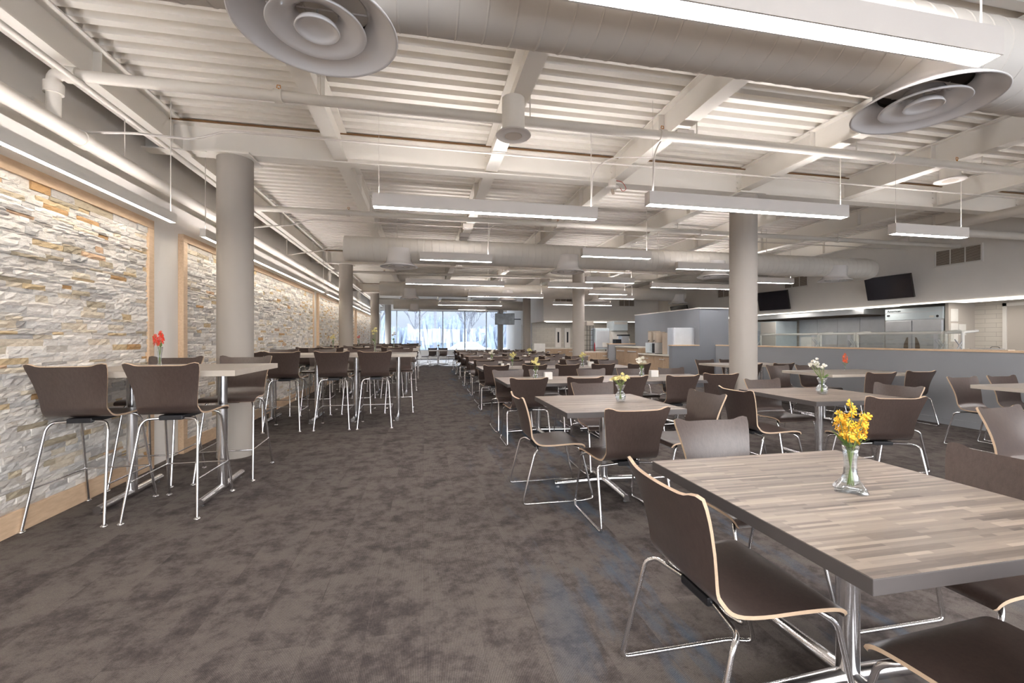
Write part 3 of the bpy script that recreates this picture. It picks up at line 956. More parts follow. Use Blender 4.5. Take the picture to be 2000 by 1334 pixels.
def tv(loc, w, h, rz, tilt, label, mat='screen', arm=0.25):
    t = thing('television', loc, label, 'television', 'wall televisions', rz)
    R = Matrix.Rotation(tilt, 3, 'X')
    MB().box(-w / 2, w / 2, -0.0, 0.05, -h / 2, h / 2, 'tvframe', 0.004, R).obj('casing', t)
    MB().box(-w / 2 + 0.012, w / 2 - 0.012, -0.003, 0.0, -h / 2 + 0.014, h / 2 - 0.012, mat, 0, R).obj('screen', t)
    MB().box(-0.08, 0.08, 0.045, arm, -0.06, 0.06, 'black').obj('wall_bracket', t)
    return t
tv((XF - 0.26, 8.47, 2.545), 1.02, 0.56, -PI / 2 + 0.06, 0.22, 'black television tilted on bulkhead, larger one on the right', 'screen', 0.22)
tv((XF - 0.26, 12.0, 2.53), 1.05, 0.60, -PI / 2 + 0.18, 0.22, 'black television tilted on bulkhead beside the nearest dining column', 'screen', 0.20)
tv((XF - 0.26, 17.2, 2.45), 1.1, 0.62, -PI / 2 + 0.1, 0.22, 'black television peeking over top of tall slate wall', 'screen', 0.22)
tv((4.55, 24.6, 2.45), 1.12, 0.66, -0.12, 0.20, 'television with reflections painted pale on its screen, near far windows', 'screen_reflect', 0.3)
MB().tube([(4.6, 24.75, 2.45), (5.495, 24.75, 2.45)], 0.025, 'black', 8).obj('wall_arm', bpy.data.objects['television.003'], (4.55, 24.6, 2.45))

# ------------------------------------------------------------------ chairs and stools
def spline(P, n):
    out = []
    P = [P[0]] + P + [P[-1]]
    seg = len(P) - 3
    for i in range(n + 1):
        t = i / n * seg
        k = min(int(t), seg - 1); u = t - k
        a, b, c, d = P[k:k + 4]
        out.append(tuple(0.5 * (2 * b[q] + (c[q] - a[q]) * u + (2 * a[q] - 5 * b[q] + 4 * c[q] - d[q]) * u * u + (3 * b[q] - a[q] - 3 * c[q] + d[q]) * u ** 3) for q in range(len(b))))
    return out
def shell(zoff, top):
    # (y, z, half width, curvature)
    P = [(-0.300, top, 0.246, 0.034), (-0.272, top - 0.075, 0.231, 0.032), (-0.246, top - 0.16, 0.213, 0.026), (-0.226, top - 0.235, 0.202, 0.018),
         (-0.212, top - 0.30, 0.198, 0.010), (-0.196, zoff + 0.045, 0.201, 0.004), (-0.165, zoff + 0.012, 0.206, 0.0), (-0.118, zoff - 0.004, 0.211, 0.0),
         (-0.04, zoff - 0.006, 0.219, 0.0), (0.05, zoff, 0.228, 0.0), (0.135, zoff + 0.004, 0.237, 0.0), (0.190, zoff + 0.001, 0.240, 0.0),
         (0.220, zoff - 0.010, 0.239, 0.0), (0.232, zoff - 0.030, 0.233, 0.0)]
    S = spline(P, 30); nt = 18
    G = []
    for i, (y, z, w, cv) in enumerate(S):
        row = []
        e = max(0.0, 1 - i / 5.0)
        for j in range(nt + 1):
            t = -1 + 2 * j / nt
            a = min(1.0, max(0.0, (abs(t) - 0.58) / 0.30))
            ear = a * a * (3 - 2 * a) * e
            yy = y + cv * (t * t - 0.3) * (1.0 if i < 14 else 0) - 0.010 * ear
            zz = z + 0.020 * ear - (0.006 * e if abs(t) > 0.97 else 0)
            ww = w * (1 - (0.018 if (i == 0 or i == len(S) - 1) and abs(t) > 0.97 else 0))
            row.append(Vector((ww * t, yy, zz)))
        G.append(row)
    ni = len(G)
    N = []
    for i in range(ni):
        r = []
        for j in range(nt + 1):
            du = G[min(i + 1, ni - 1)][j] - G[max(i - 1, 0)][j]
            dv = G[i][min(j + 1, nt)] - G[i][max(j - 1, 0)]
            r.append(du.cross(dv).normalized())
        N.append(r)
    th = 0.0125
    mb = MB()
    A = [G[i][j] + N[i][j] * th / 2 for i in range(ni) for j in range(nt + 1)]
    B = [G[i][j] - N[i][j] * th / 2 for i in range(ni) for j in range(nt + 1)]
    w = nt + 1
    q = [(i * w + j, (i + 1) * w + j, (i + 1) * w + j + 1, i * w + j + 1) for i in range(ni - 1) for j in range(nt)]
    mb.add(A, q, 'walnut', True)
    mb.add(B, [f[::-1] for f in q], 'walnut', True)
    loop = [i * w for i in range(ni)] + [(ni - 1) * w + j for j in range(1, w)] + [i * w + nt for i in range(ni - 2, -1, -1)] + [j for j in range(nt - 1, 0, -1)]
    L = len(loop)
    mb.add([A[k] for k in loop] + [B[k] for k in loop], [(i, (i + 1) % L, L + (i + 1) % L, L + i) for i in range(L)], 'birch')
    return mb
def make_chair():
    t = thing('dining_chair', (0, 0, 0), '', 'chair')
    shell(0.452, 0.822).obj('seat_shell', t)
    for s in (-1, 1):
        MB().tube([(s * 0.07, -0.135, 0.420), (s * 0.235, -0.165, 0.418), (s * 0.258, -0.20, 0.40), (s * 0.272, -0.302, 0.0095), (s * 0.275, 0.205, 0.0095),
                   (s * 0.245, 0.298, 0.0095), (s * 0.228, 0.20, 0.405), (s * 0.205, 0.165, 0.428), (s * 0.06, 0.13, 0.430)], 0.0095, 'chrome', 8, 0.032, 4).obj('sled_leg', t)
    MB().box(-0.078, 0.078, -0.156, 0.15, 0.405, 0.437, 'black', 0.006).obj('mounting_plate', t)
    return t
def make_stool():
    t = thing('bar_stool', (0, 0, 0), '', 'bar stool')
    shell(0.752, 1.118).obj('seat_shell', t)
    for s in (-1, 1):
        l1 = MB().tube([(s * 0.075, -0.145, 0.715), (s * 0.165, -0.165, 0.712), (s * 0.190, -0.185, 0.67), (s * 0.240, -0.305, 0.012)], 0.0095, 'chrome', 8, 0.045, 5).obj('leg', t)
        MB().lathe([(0.0, 0.016), (0.012, 0.014), (0.022, 0.006), (0.024, 0.0), (0, 0.0)], 'chrome', 16, (s * 0.240, -0.305, 0)).obj('foot_glide', l1)
        l2 = MB().tube([(s * 0.075, 0.125, 0.725), (s * 0.18, 0.14, 0.722), (s * 0.205, 0.165, 0.68), (s * 0.240, 0.295, 0.012)], 0.0095, 'chrome', 8, 0.045, 5).obj('leg', t)
        MB().lathe([(0.0, 0.016), (0.012, 0.014), (0.022, 0.006), (0.024, 0.0), (0, 0.0)], 'chrome', 16, (s * 0.240, 0.295, 0)).obj('foot_glide', l2)
    MB().tube([(-0.219, -0.257, 0.275), (-0.226, 0.243, 0.275), (0.226, 0.243, 0.275), (0.219, -0.257, 0.275)], 0.0065, 'chrome', 8, 0.006, 2).obj('footrest', t)
    MB().box(-0.078, 0.078, -0.168, 0.15, 0.703, 0.738, 'black', 0.006).obj('mounting_plate', t)
    return t
chair0 = make_chair(); stool0 = make_stool()
used = {'c': False, 's': False}
JR = random.Random(3)
def place(kind, x, y, rz, label, group, jit=0.0):
    src = chair0 if kind == 'c' else stool0
    if not used[kind]:
        o = src; used[kind] = True
    else:
        o = copytree(src)
    o.location = (x + JR.uniform(-jit, jit), y + JR.uniform(-jit, jit), 0)
    o.rotation_euler = (0, 0, rz + JR.uniform(-jit, jit) * 1.2)
    o['label'] = label; o['group'] = group
    return o
E_, N_, S_, W_ = -PI / 2, 0.0, PI, PI / 2   # facing +x, +y, -y, -x

# ------------------------------------------------------------------ tables
def base_x(t, cx, cy, ztop, arm=0.46):
    MB().tube([(cx, cy, 0.03), (cx, cy, ztop)], 0.038, 'chrome', 24).obj('column_leg', t, t.location)
    for k, (dx, dy) in enumerate(((1, 0), (0, 1), (-1, 0), (0, -1))):
        f = MB().tube([(cx, cy, 0.050), (cx + dx * arm, cy + dy * arm, 0.036)], [0.032, 0.026], 'chrome', 12).obj('foot', t, t.location)
        MB().lathe([(0, 0), (0.014, 0), (0.014, 0.02), (0, 0.022)], 'steel', 12, (cx + dx * (arm - 0.03), cy + dy * (arm - 0.03), 0)).obj('glide', f, t.location)
    MB().box(cx - 0.20, cx + 0.20, cy - 0.03, cy + 0.03, ztop - 0.012, ztop, 'black').box(cx - 0.03, cx + 0.03, cy - 0.20, cy + 0.20, ztop - 0.012, ztop, 'black').obj('spider_plate', t, t.location)
def topslab(x0, x1, y0, y1, z, th, face, edge):
    mb = MB()
    mb.box(x0, x1, y0, y1, z - th, z - 0.0012, edge, 0.002)
    mb.box(x0 + 0.002, x1 - 0.002, y0 + 0.002, y1 - 0.002, z - 0.0015, z, face)
    return mb
def dining_table(x0, x1, y0, y1, label, group, z=0.74, face='top', edge='topedge', rz=0.0, nb=1):
    cx, cy = (x0 + x1) / 2, (y0 + y1) / 2
    t = thing('dining_table', (cx, cy, 0), label, 'table', group, rz)
    topslab(x0, x1, y0, y1, z, 0.042, face, edge).obj('tabletop', t, t.location)
    if nb == 1:
        base_x(t, cx, cy, z - 0.042)
    else:
        for s in (-1, 1):
            bx = cx + s * (x1 - x0) * 0.28
            MB().tube([(bx, cy, 0.03), (bx, cy, z - 0.042)], 0.036, 'chrome', 20).obj('column_leg', t, t.location)
            MB().tube([(bx, cy - (y1 - y0) * 0.42, 0.03), (bx, cy + (y1 - y0) * 0.42, 0.03)], 0.028, 'chrome', 12).obj('foot', t, t.location)
    return t
def bar_table(x0, x1, y0, y1, label):
    cx, cy = (x0 + x1) / 2, (y0 + y1) / 2
    t = thing('bar_table', (cx, cy, 0), label, 'bar table', 'high bar tables')
    topslab(x0, x1, y0, y1, 1.07, 0.045, 'bartop', 'paleedge').obj('tabletop', t, t.location)
    for s in (-1, 1):
        bx = cx + s * 0.34
        MB().tube([(bx, cy, 0.03), (bx, cy, 1.026)], 0.037, 'chrome', 24).obj('column_leg', t, t.location)
        f = MB().tube([(bx, cy - 0.40, 0.034), (bx, cy + 0.40, 0.034)], 0.030, 'chrome', 14).obj('foot', t, t.location)
        for q in (-1, 1):
            MB().lathe([(0, 0), (0.014, 0), (0.014, 0.012), (0, 0.014)], 'steel', 12, (bx, cy + q * 0.36, 0)).obj('glide', f, t.location)
    return t

# bar tables against the stone wall
bar_table(-2.675, -1.42, 3.69, 4.69, 'nearest high bar table, holding the vase of red flowers')
G_ST = 'bar stools beside the stone wall'
place('s', -2.43, 3.85, N_, 'bar stool at far left of the view, back to the viewer, at nearest bar table', G_ST)
place('s', -1.857, 3.862, N_, 'bar stool right of the leftmost one, back to the viewer, at nearest bar table', G_ST)
place('s', -1.80, 4.70, S_ + 0.04, 'bar stool facing the viewer at right far side of nearest bar table', G_ST)
place('s', -2.43, 4.66, S_, 'bar stool facing the viewer behind red flowers at nearest bar table', G_ST)
RB = [7.08, 10.48, 13.9, 17.3]
for r, y0 in enumerate(RB):
    rn = ['second', 'third', 'fourth', 'farthest'][r]
    bar_table(-2.675, -1.415, y0, y0 + 1.0, 'high bar table nearer the wall in the %s row from the viewer' % rn)
    bar_table(-1.40, -0.12, y0, y0 + 1.0, 'high bar table nearer the aisle in the %s row from the viewer' % rn)
    for k, x in enumerate((-2.45, -1.95, -1.30, -0.69)):
        place('s', x, y0 - 0.17, N_, 'bar stool, viewer side of %s bar table row, %s from the wall' % (rn, ORD[k]), G_ST, 0.02)
    for k, x in enumerate((-2.45, -1.82, -1.16, -0.45)):
        place('s', x, y0 + 1.15, S_, 'bar stool, window side of %s bar table row, %s from the wall' % (rn, ORD[k]), G_ST, 0.02)

# front dining tables
G_CH = 'plywood dining chairs'
dining_table(1.045, 2.075, 0.842, 1.862, 'large foreground square table with striped wood-look top and yellow flowers', 'square dining tables')
place('c', 1.092, 1.385, E_, 'large foreground chair seen from behind at aisle side of the nearest table', G_CH)
place('c', 1.675, 2.02, S_, 'chair facing the viewer behind the nearest table, left of yellow flowers', G_CH)
place('c', 1.48, 0.80, N_ + 0.06, 'chair at bottom right corner, only its seat and legs in view', G_CH)
place('c', 2.06, 1.31, W_, 'chair at right edge, right side of the nearest table, only backrest and seat visible', G_CH)
place('c', 3.98, 2.03, S_ + 0.1, 'chair cut by right edge, above the nearest table and below the slate wall', G_CH)
dining_table(1.078, 2.10, 3.19, 4.19, 'square table with rounded vase of cream flowers, second from the viewer by the aisle', 'square dining tables')
place('c', 1.06, 3.605, E_, 'chair in side view at the aisle side of the second square table', G_CH)
place('c', 1.437, 3.035, N_, 'chair with its back to the viewer in front of second square table', G_CH)
place('c', 1.80, 4.20, S_, 'chair facing the viewer behind the vase of cream flowers', G_CH)
place('c', 2.20, 3.46, W_ + 0.05, 'chair with light blue sheen on its backrest right of the second square table', G_CH)
dining_table(3.50, 4.58, 3.30, 4.33, 'square table with rounded vase of white flowers, in front of the slate wall', 'square dining tables', rz=-0.03)
place('c', 3.20, 3.66, E_, 'chair seen from behind at left side of table with white flowers', G_CH)
place('c', 3.94, 4.20, S_, 'chair facing the viewer beyond table with white flowers, beside the nearest dining column', G_CH)
place('c', 4.54, 3.63, W_, 'chair at the right side of table with white flowers, partly hidden', G_CH)
place('c', 3.87, 3.15, N_ - 0.25, 'chair with its back to the viewer just right of yellow flowers', G_CH)

# long rows beside the aisle
ROWS = [(5.38, 1.0), (8.02, 1.03), (10.06, 0.96), (12.1, 0.96), (14.15, 0.96), (16.2, 0.96), (18.25, 0.96)]
for r, (y0, dp_) in enumerate(ROWS):
    rn = ['first', 'second', 'third', 'fourth', 'fifth', 'sixth', 'farthest'][r]
    xs = 1.03 + 0.035 * r
    y1 = y0 + dp_
    tl = (4.24 - xs) / 3
    for k in range(3):
        dining_table(xs + k * tl, xs + k * tl + tl - 0.005, y0, y1, '%s table from the aisle in the %s long row of joined tables' % (ORD[k], rn), 'joined tables in long rows')
    for k, x in enumerate((1.27, 1.98, 2.62, 3.33, 4.08)):
        rot = N_ - (0.22 if (r == 0 and k == 4) else 0)
        place('c', x + 0.03 * r, y0 + 0.08 + (0.12 if (r == 0 and k == 4) else 0), rot, 'chair, viewer side of %s long dining row, %s from the aisle' % (rn, ORD[k]), G_CH, 0.02)
    for k, x in enumerate((1.27, 1.85, 2.62, 3.28, 4.02)):
        place('c', x + 0.05 * r, y1 - 0.12, S_, 'chair, window side of %s long dining row, %s from the aisle' % (rn, ORD[k]), G_CH, 0.02)

# tables along the slate wall
PT = 'pale tables along the slate wall'
dining_table(5.98, 7.55, 5.42, 6.36, 'pale table with orange flowers in front of the slate wall', PT, 0.775, 'bartop', 'paleedge', 0, 2)
place('c', 6.42, 5.32, N_ - 0.08, 'chair with its back to the viewer at left of pale table with orange flowers', G_CH)
place('c', 7.28, 5.42, N_ - 0.10, 'chair close to the slate wall at right of pale table with orange flowers', G_CH)
place('c', 6.28, 6.50, S_, 'chair facing the viewer at left end behind pale table with orange flowers', G_CH)
place('c', 6.92, 6.52, S_, 'chair facing the viewer behind white flowers at pale table with orange flowers', G_CH)
dining_table(5.98, 7.55, 7.75, 8.65, 'pale table half hidden behind the nearest dining column', PT, 0.775, 'bartop', 'paleedge', 0, 2)
place('c', 6.22, 7.62, N_, 'chair back peeking out just right of nearest dining column', G_CH)
place('c', 6.95, 7.62, N_, 'dark chair back right of nearest dining column, its top edge behind another chair', G_CH)
place('c', 6.30, 8.62, S_, 'chair facing the viewer left of nearest dining column at half-hidden pale table', G_CH)
place('c', 6.98, 8.70, S_, 'chair mostly hidden behind nearest dining column at half-hidden pale table', G_CH)
dining_table(6.22, 7.70, 2.98, 3.90, 'pale table cut off by the right edge near the slate wall', PT, 0.78, 'bartop', 'paleedge', 0, 2)
place('c', 6.62, 3.95, S_, 'chair facing the viewer behind pale table at right edge, farther from the wall', G_CH)
place('c', 7.32, 3.98, S_, 'chair facing the viewer behind pale table at right edge, closer to the wall', G_CH)

# small sunlit table near the windows
dining_table(0.25, 1.15, 21.9, 22.8, 'small sunlit table standing alone near the far windows', 'square dining tables', face='bartop', edge='paleedge')
for x, y, rz, lb in ((0.05, 22.3, E_, 'sunlit chair at left of the small table near the far windows'), (1.35, 22.3, W_, 'sunlit chair at right of the small table near the far windows'),
                     (0.45, 23.0, S_, 'chair behind the small sunlit table, left one of two'), (1.0, 23.0, S_, 'chair behind the small sunlit table, right one of two')):
    place('c', x, y, rz, lb, G_CH)

# ------------------------------------------------------------------ vases, flowers, napkin boxes
def vase_round(h=0.145):
    k = h / 0.145
    o = MB().lathe([(0.0, 0.004), (0.026, 0.004), (0.040, 0.018), (0.047, 0.042), (0.042, 0.064), (0.029, 0.080), (0.024, 0.090), (0.028, 0.112), (0.040, 0.138), (0.044, 0.145),
                    (0.042, 0.145), (0.037, 0.137), (0.025, 0.112), (0.021, 0.091), (0.026, 0.078), (0.039, 0.062), (0.044, 0.042), (0.037, 0.020), (0.024, 0.008), (0.0, 0.008)][::-1] if False else
                   [(0.0, 0.0), (0.030, 0.0), (0.040, 0.012), (0.047, 0.040), (0.042, 0.064), (0.029, 0.080), (0.024, 0.090), (0.028, 0.112), (0.040, 0.138), (0.044, 0.145),
                    (0.041, 0.145), (0.036, 0.136), (0.025, 0.112), (0.021, 0.090), (0.026, 0.077), (0.038, 0.062), (0.043, 0.040), (0.036, 0.016), (0.0, 0.010)], 'vase', 24)
    o.v = [(a * k, b * k, c * k) for a, b, c in o.v]
    return o
def vase_slim(h=0.17):
    k = h / 0.17
    o = MB().lathe([(0.0, 0.0), (0.026, 0.0), (0.024, 0.008), (0.013, 0.022), (0.012, 0.05), (0.017, 0.11), (0.024, 0.165), (0.026, 0.17),
                    (0.023, 0.17), (0.021, 0.163), (0.014, 0.11), (0.0095, 0.05), (0.009, 0.03), (0.0, 0.024)], 'vase', 20)
    o.v = [(a * k, b * k, c * k) for a, b, c in o.v]
    return o
def vase_boot():
    # flared, four-lobed cut glass foot
    mb = MB(); n = 40
    prof = [(0.0, 0.0), (0.056, 0.0), (0.057, 0.006), (0.047, 0.022), (0.030, 0.044), (0.0225, 0.066), (0.021, 0.10), (0.0235, 0.14), (0.027, 0.167),
            (0.0245, 0.167), (0.021, 0.14), (0.018, 0.10), (0.0195, 0.068), (0.026, 0.046), (0.030, 0.030), (0.0, 0.018)]
    vs_ = []; fs_ = []
    for i, (r, z) in enumerate(prof):
        for j in range(n):
            a = 2 * PI * j / n
            lob = 1 + (0.16 * max(0, 1 - z / 0.06) if i < 8 else 0.0) * math.cos(4 * a) + 0.02 * math.cos(10 * a)
            vs_.append((r * lob * math.cos(a), r * lob * math.sin(a), z))
    for i in range(len(prof) - 1):
        for j in range(n):
            k = (j + 1) % n
            fs_.append((i * n + j, i * n + k, (i + 1) * n + k, (i + 1) * n + j))
    return mb.add(vs_, fs_, 'vase', True)
def floret(mb, c, d, r, mat, petals=5):
    d = Vector(d).normalized()
    a = d.orthogonal().normalized(); b = d.cross(a)
    c = Vector(c)
    vs_ = [c]; fs_ = []
    n = petals
    ph = random.random() * 6
    for k in range(n):
        t0 = ph + 2 * PI * k / n
        for dt, rr, hh in ((-0.42, 0.55, 0.18), (-0.30, 1.0, 0.30), (0.30, 1.0, 0.22), (0.42, 0.55, 0.18)):
            vs_.append(c + (a * math.cos(t0 + dt) + b * math.sin(t0 + dt)) * r * rr + d * r * hh * (1 if random.random() > 0.3 else 1.6))
        o = 1 + 4 * k
        fs_.append((0, o, o + 1, o + 2, o + 3))
    mb.add(vs_, fs_, mat)
def bouquet(loc, mat, label, spikes, zrim, kind='spike', seed=0, r=0.011, spread=0.05, height=0.16, leaves=3, lean=(0, 0)):
    random.seed(100 + seed)
    t = thing('flower_bouquet', loc, label, 'flowers', 'table flowers')
    st = MB(); lf = MB()
    for k in range(spikes):
        a = 2 * PI * (k + 0.3) / spikes + random.uniform(-0.3, 0.3)
        s = spread * (random.uniform(0.5, 1.0) if k else 0.15)
        top = Vector((s * math.cos(a) + lean[0], s * math.sin(a) + lean[1], zrim + height * (random.uniform(0.55, 0.9) if k else 1.0)))
        mid = Vector((0.010 * math.cos(a), 0.010 * math.sin(a), zrim * 0.95))
        bot = Vector((-0.010 * math.cos(a), -0.010 * math.sin(a), 0.02))
        st.tube([bot, mid, top], 0.0018, 'stem', 5, 0.02)
        fl = MB()
        if kind == 'spike':
            n = 15
            for q in range(n):
                u = q / n
                p0 = mid.lerp(top, 0.25 + 0.75 * u)
                rad = 0.027 * (1 - 0.8 * u) * random.uniform(0.5, 1.1)
                b_ = random.uniform(0, 2 * PI)
                d = Vector((math.cos(b_), math.sin(b_), random.uniform(-0.1, 0.9)))
                floret(fl, p0 + Vector((math.cos(b_) * rad, math.sin(b_) * rad, random.uniform(-0.004, 0.004))), d, r * random.uniform(0.8, 1.2), mat)
        else:
            n = 5 if kind == 'cluster' else 1
            for q in range(n):
                d = Vector((random.uniform(-1, 1), random.uniform(-1, 1), random.uniform(0.1, 1.2)))
                floret(fl, top + Vector((random.uniform(-1, 1), random.uniform(-1, 1), random.uniform(-0.8, 0.6))) * r * 1.1, d, r, mat, 6)
                floret(fl, top + Vector((random.uniform(-1, 1), random.uniform(-1, 1), random.uniform(-0.8, 0.6))) * r * 0.9, d + Vector((0.4, 0.2, 0.3)), r * 0.8, mat, 6)
        fl.obj('blossom', t)
    for k in range(leaves):
        a = random.uniform(0, 2 * PI)
        p0 = Vector((0.01 * math.cos(a), 0.01 * math.sin(a), zrim * 0.98))
        d = Vector((math.cos(a), math.sin(a), random.uniform(0.5, 1.5))).normalized()
        sd = d.cross(Vector((0, 0, 1))).normalized()
        L = height * random.uniform(0.35, 0.55); wd = L * 0.17
        pts = [p0, p0 + d * L * 0.4 + sd * wd, p0 + d * L + Vector((0, 0, -0.1 * L)), p0 + d * L * 0.4 - sd * wd, p0 + d * L * 0.45 + Vector((0, 0, -0.003))]
        lf.add(pts, [(0, 1, 4), (1, 2, 4), (2, 3, 4), (3, 0, 4)], 'green')
    st.obj('stem', t)
    if leaves:
        lf.obj('leaf', t)
    return t
def vase(mbv, loc, label):
    o = mbv.obj('flower_vase')
    o.location = loc
    tag(o, label, 'vase', 'table vases')
    return o
Z0 = 0.741; ZB = 1.071
vase(vase_boot(), (1.57, 1.35, Z0), 'clear glass vase with flared cut foot on the nearest table')
bouquet((1.57, 1.35, Z0), 'yellowfl', 'bright yellow flower spikes in the nearest table vase', 6, 0.165, 'spike', 1, 0.0125, 0.062, 0.168, 9)
vase(vase_round(0.15), (1.76, 3.70, Z0), 'clear round glass vase on second square table, holding cream flowers')
bouquet((1.76, 3.70, Z0), 'creamfl', 'cream flowers with thin green stems on second square table', 11, 0.145, 'cluster', 2, 0.014, 0.075, 0.10, 3)
vase(vase_round(0.165), (4.04, 3.78, Z0), 'clear round glass vase with white flowers before the slate wall')
bouquet((4.04, 3.78, Z0), 'whitefl', 'white flowers leaning left in a round vase before the slate wall', 14, 0.16, 'cluster', 3, 0.0125, 0.075, 0.20, 5, (-0.07, 0.0))
vase(vase_slim(0.10), (7.1, 6.2, 0.776), 'small clear glass vase with orange flowers by the slate wall')
bouquet((7.1, 6.2, 0.776), 'orangefl', 'orange-red flowers on pale table by the slate wall', 3, 0.095, 'spike', 4, 0.016, 0.05, 0.20, 2)
vase(vase_slim(0.17), (-2.28, 4.37, ZB), 'slim clear glass vase on the nearest bar table')
bouquet((-2.28, 4.37, ZB), 'redfl', 'bright red flowers on the nearest bar table', 5, 0.165, 'spike', 5, 0.014, 0.06, 0.145, 2)
for (x, y, vm, fm, rim, h, vl, fl, sd) in (
        (-0.84, 7.95, 'slim', 'creamfl', 0.2, 0.22, 'tall slim glass vase on aisle-side bar table of the second row', 'tall cream flowers on aisle-side bar table of the second row', 6),
        (-0.72, 11.0, 'slim', 'whitefl', 0.2, 0.20, 'tall slim glass vase on aisle-side bar table of the third row', 'tall white flowers on aisle-side bar table of the third row', 7),
        (-2.1, 10.9, 'slim', 'creamfl', 0.17, 0.15, 'slim glass vase on wall-side bar table of the third row', 'yellowish flowers left of second column by the stone wall', 8),
        (-2.0, 14.3, 'slim', 'pinkfl', 0.17, 0.16, 'slim glass vase on wall-side bar table of the fourth row', 'pink flowers between the columns by the stone wall', 9)):
    vase(vase_slim(rim), (x, y, ZB), vl)
    bouquet((x, y, ZB), fm, fl, 5, rim, 'cluster', sd, 0.018, 0.06, h, 3)
for (x, y, vm, fm, vl, fl, sd) in (
        (1.55, 5.98, 'round', 'creamfl', 'round glass vase on aisle table of the first long row', 'cream flowers on aisle table of the first long row', 11),
        (3.22, 6.05, 'round', 'whitefl', 'round glass vase on third table of the first long row', 'white flowers on third table of the first long row', 12),
        (1.72, 8.45, 'slim', 'creamfl', 'slim glass vase on aisle table of the second long row', 'yellow-green flowers on aisle table of the second long row', 13),
        (3.22, 8.55, 'round', 'creamfl', 'round glass vase on second table of the second long row', 'pale yellow flowers on second table of the second long row', 14),
        (1.62, 10.5, 'round', 'whitefl', 'round glass vase on aisle table of the third long row', 'pale flowers on aisle table of the third long row', 15),
        (3.05, 11.9, 'slim', 'creamfl', 'slim glass vase between third and fourth long rows', 'cream flowers between third and fourth long rows', 16),
        (0.72, 22.3, 'slim', 'creamfl', 'tiny vase on small sunlit table near far windows', 'small pale flowers on sunlit table near far windows', 17)):
    if sd == 16: y = 12.5
    vase(vase_round(0.13) if vm == 'round' else vase_slim(0.14), (x, y, Z0), vl)
    bouquet((x, y, Z0), fm, fl, 6, 0.12, 'cluster', sd, 0.02, 0.06, 0.16, 3)
for (x, y, w, h, lb) in ((1.72, 5.93, 0.11, 0.10, 'small white napkin box beside vase on aisle table of first long row'), (3.38, 5.98, 0.12, 0.10, 'small white napkin box beside vase on third table of first long row'),
                         (1.50, 8.35, 0.05, 0.09, 'thin white card holder, left of two on aisle table of second long row'), (1.62, 8.35, 0.05, 0.09, 'thin white card holder, right of two on aisle table of second long row'),
                         (3.38, 8.50, 0.11, 0.10, 'small white napkin box beside vase on second table of second long row'), (2.9, 12.4, 0.08, 0.10, 'small white napkin box beside vase of fourth long row')):
    o = MB().box(-w / 2, w / 2, -0.035, 0.035, 0, h, 'paper', 0.004).obj('napkin_box')
    o.location = (x, y, Z0)
    tag(o, lb, 'napkin box', 'table napkin boxes')

# ------------------------------------------------------------------ drinks counter by the tall slate wall
def cabinet(x0, x1, y0, y1, h, label, doors, face='-x', top='quartz', handles='knob', name='base_cabinet'):
    c = ((x0 + x1) / 2, (y0 + y1) / 2, 0)
    t = thing(name, c, label, 'cabinet')
    MB().box(x0 + 0.02, x1, y0, y1, 0.0, h - 0.04, 'oak').obj('body', t, c)
    MB().box(x0 - 0.03, x1, y0 - 0.0, y1, h - 0.04, h, top, 0.004).obj('worktop', t, c)
    n = doors
    for k in range(n):
        if face == '-x':
            a = y0 + (y1 - y0) * k / n + 0.01; b = y0 + (y1 - y0) * (k + 1) / n - 0.01
            d = MB().box(x0, x0 + 0.02, a, b, 0.10, h - 0.06, 'oak', 0.003).obj('door', t, c)
            if handles == 'bar':
                MB().box(x0 - 0.03, x0 - 0.015, a + 0.12, b - 0.12, h - 0.17, h - 0.14, 'steel', 0.004).obj('handle', d, c)
                MB().box(x0 - 0.012, x0 + 0.001, a + 0.10, b - 0.10, h - 0.55, h - 0.13, 'oak', 0.004).obj('tilt_flap', d, c)
            else:
                yy = b - 0.07 if k % 2 == 0 else a + 0.07
                MB().box(x0 - 0.025, x0, yy - 0.045, yy + 0.045, h - 0.15, h - 0.13, 'steel', 0.003).obj('handle', d, c)
        else:
            a = x0 + (x1 - x0) * k / n + 0.01; b = x0 + (x1 - x0) * (k + 1) / n - 0.01
            d = MB().box(a, b, y0 - 0.02, y0, 0.10, h - 0.06, 'oak', 0.003).obj('door', t, c)
            MB().box((a + b) / 2 - 0.07, (a + b) / 2 + 0.07, y0 - 0.04, y0 - 0.02, h - 0.17, h - 0.15, 'steel', 0.003).obj('handle', d, c)
    return t
cabinet(6.6, 7.345, 10.76, 12.58, 0.87, 'low oak cabinet with white top under the microwave, against slate wall', 4)
cabinet(6.6, 7.345, 12.6, 14.25, 1.06, 'taller oak waste cabinet with two bar handles, left of microwave', 2, handles='bar', name='waste_cabinet')
mb = MB().box(6.35, 7.5, 14.27, 14.40, 0, 1.12, 'bluegrey').box(6.33, 7.5, 14.25, 14.42, 1.12, 1.15, 'maple')
struct('wall_end', mb, 'short slate wall with wood ledge beyond the waste cabinet', 'wall')
t = thing('microwave', (6.85, 12.0, 0.871), 'stainless microwave on low oak cabinet', 'microwave')
MB().box(6.66, 7.06, 11.72, 12.27, 0.885, 1.20, 'steel', 0.006).obj('casing', t, t.location)
MB().box(6.645, 6.66, 11.88, 12.25, 0.90, 1.18, 'cool', 0.004).obj('door', t, t.location)
MB().tube([(6.62, 11.92, 0.95), (6.62, 11.92, 1.15)], 0.012, 'steel', 8).obj('handle', t, t.location)
MB().box(6.648, 6.66, 11.73, 11.86, 0.90, 1.18, 'black').obj('control_panel', t, t.location)
for yy in (11.76, 12.23):
    MB().box(6.70, 7.02, yy - 0.02, yy + 0.02, 0.871, 0.886, 'black').obj('foot', t, t.location)
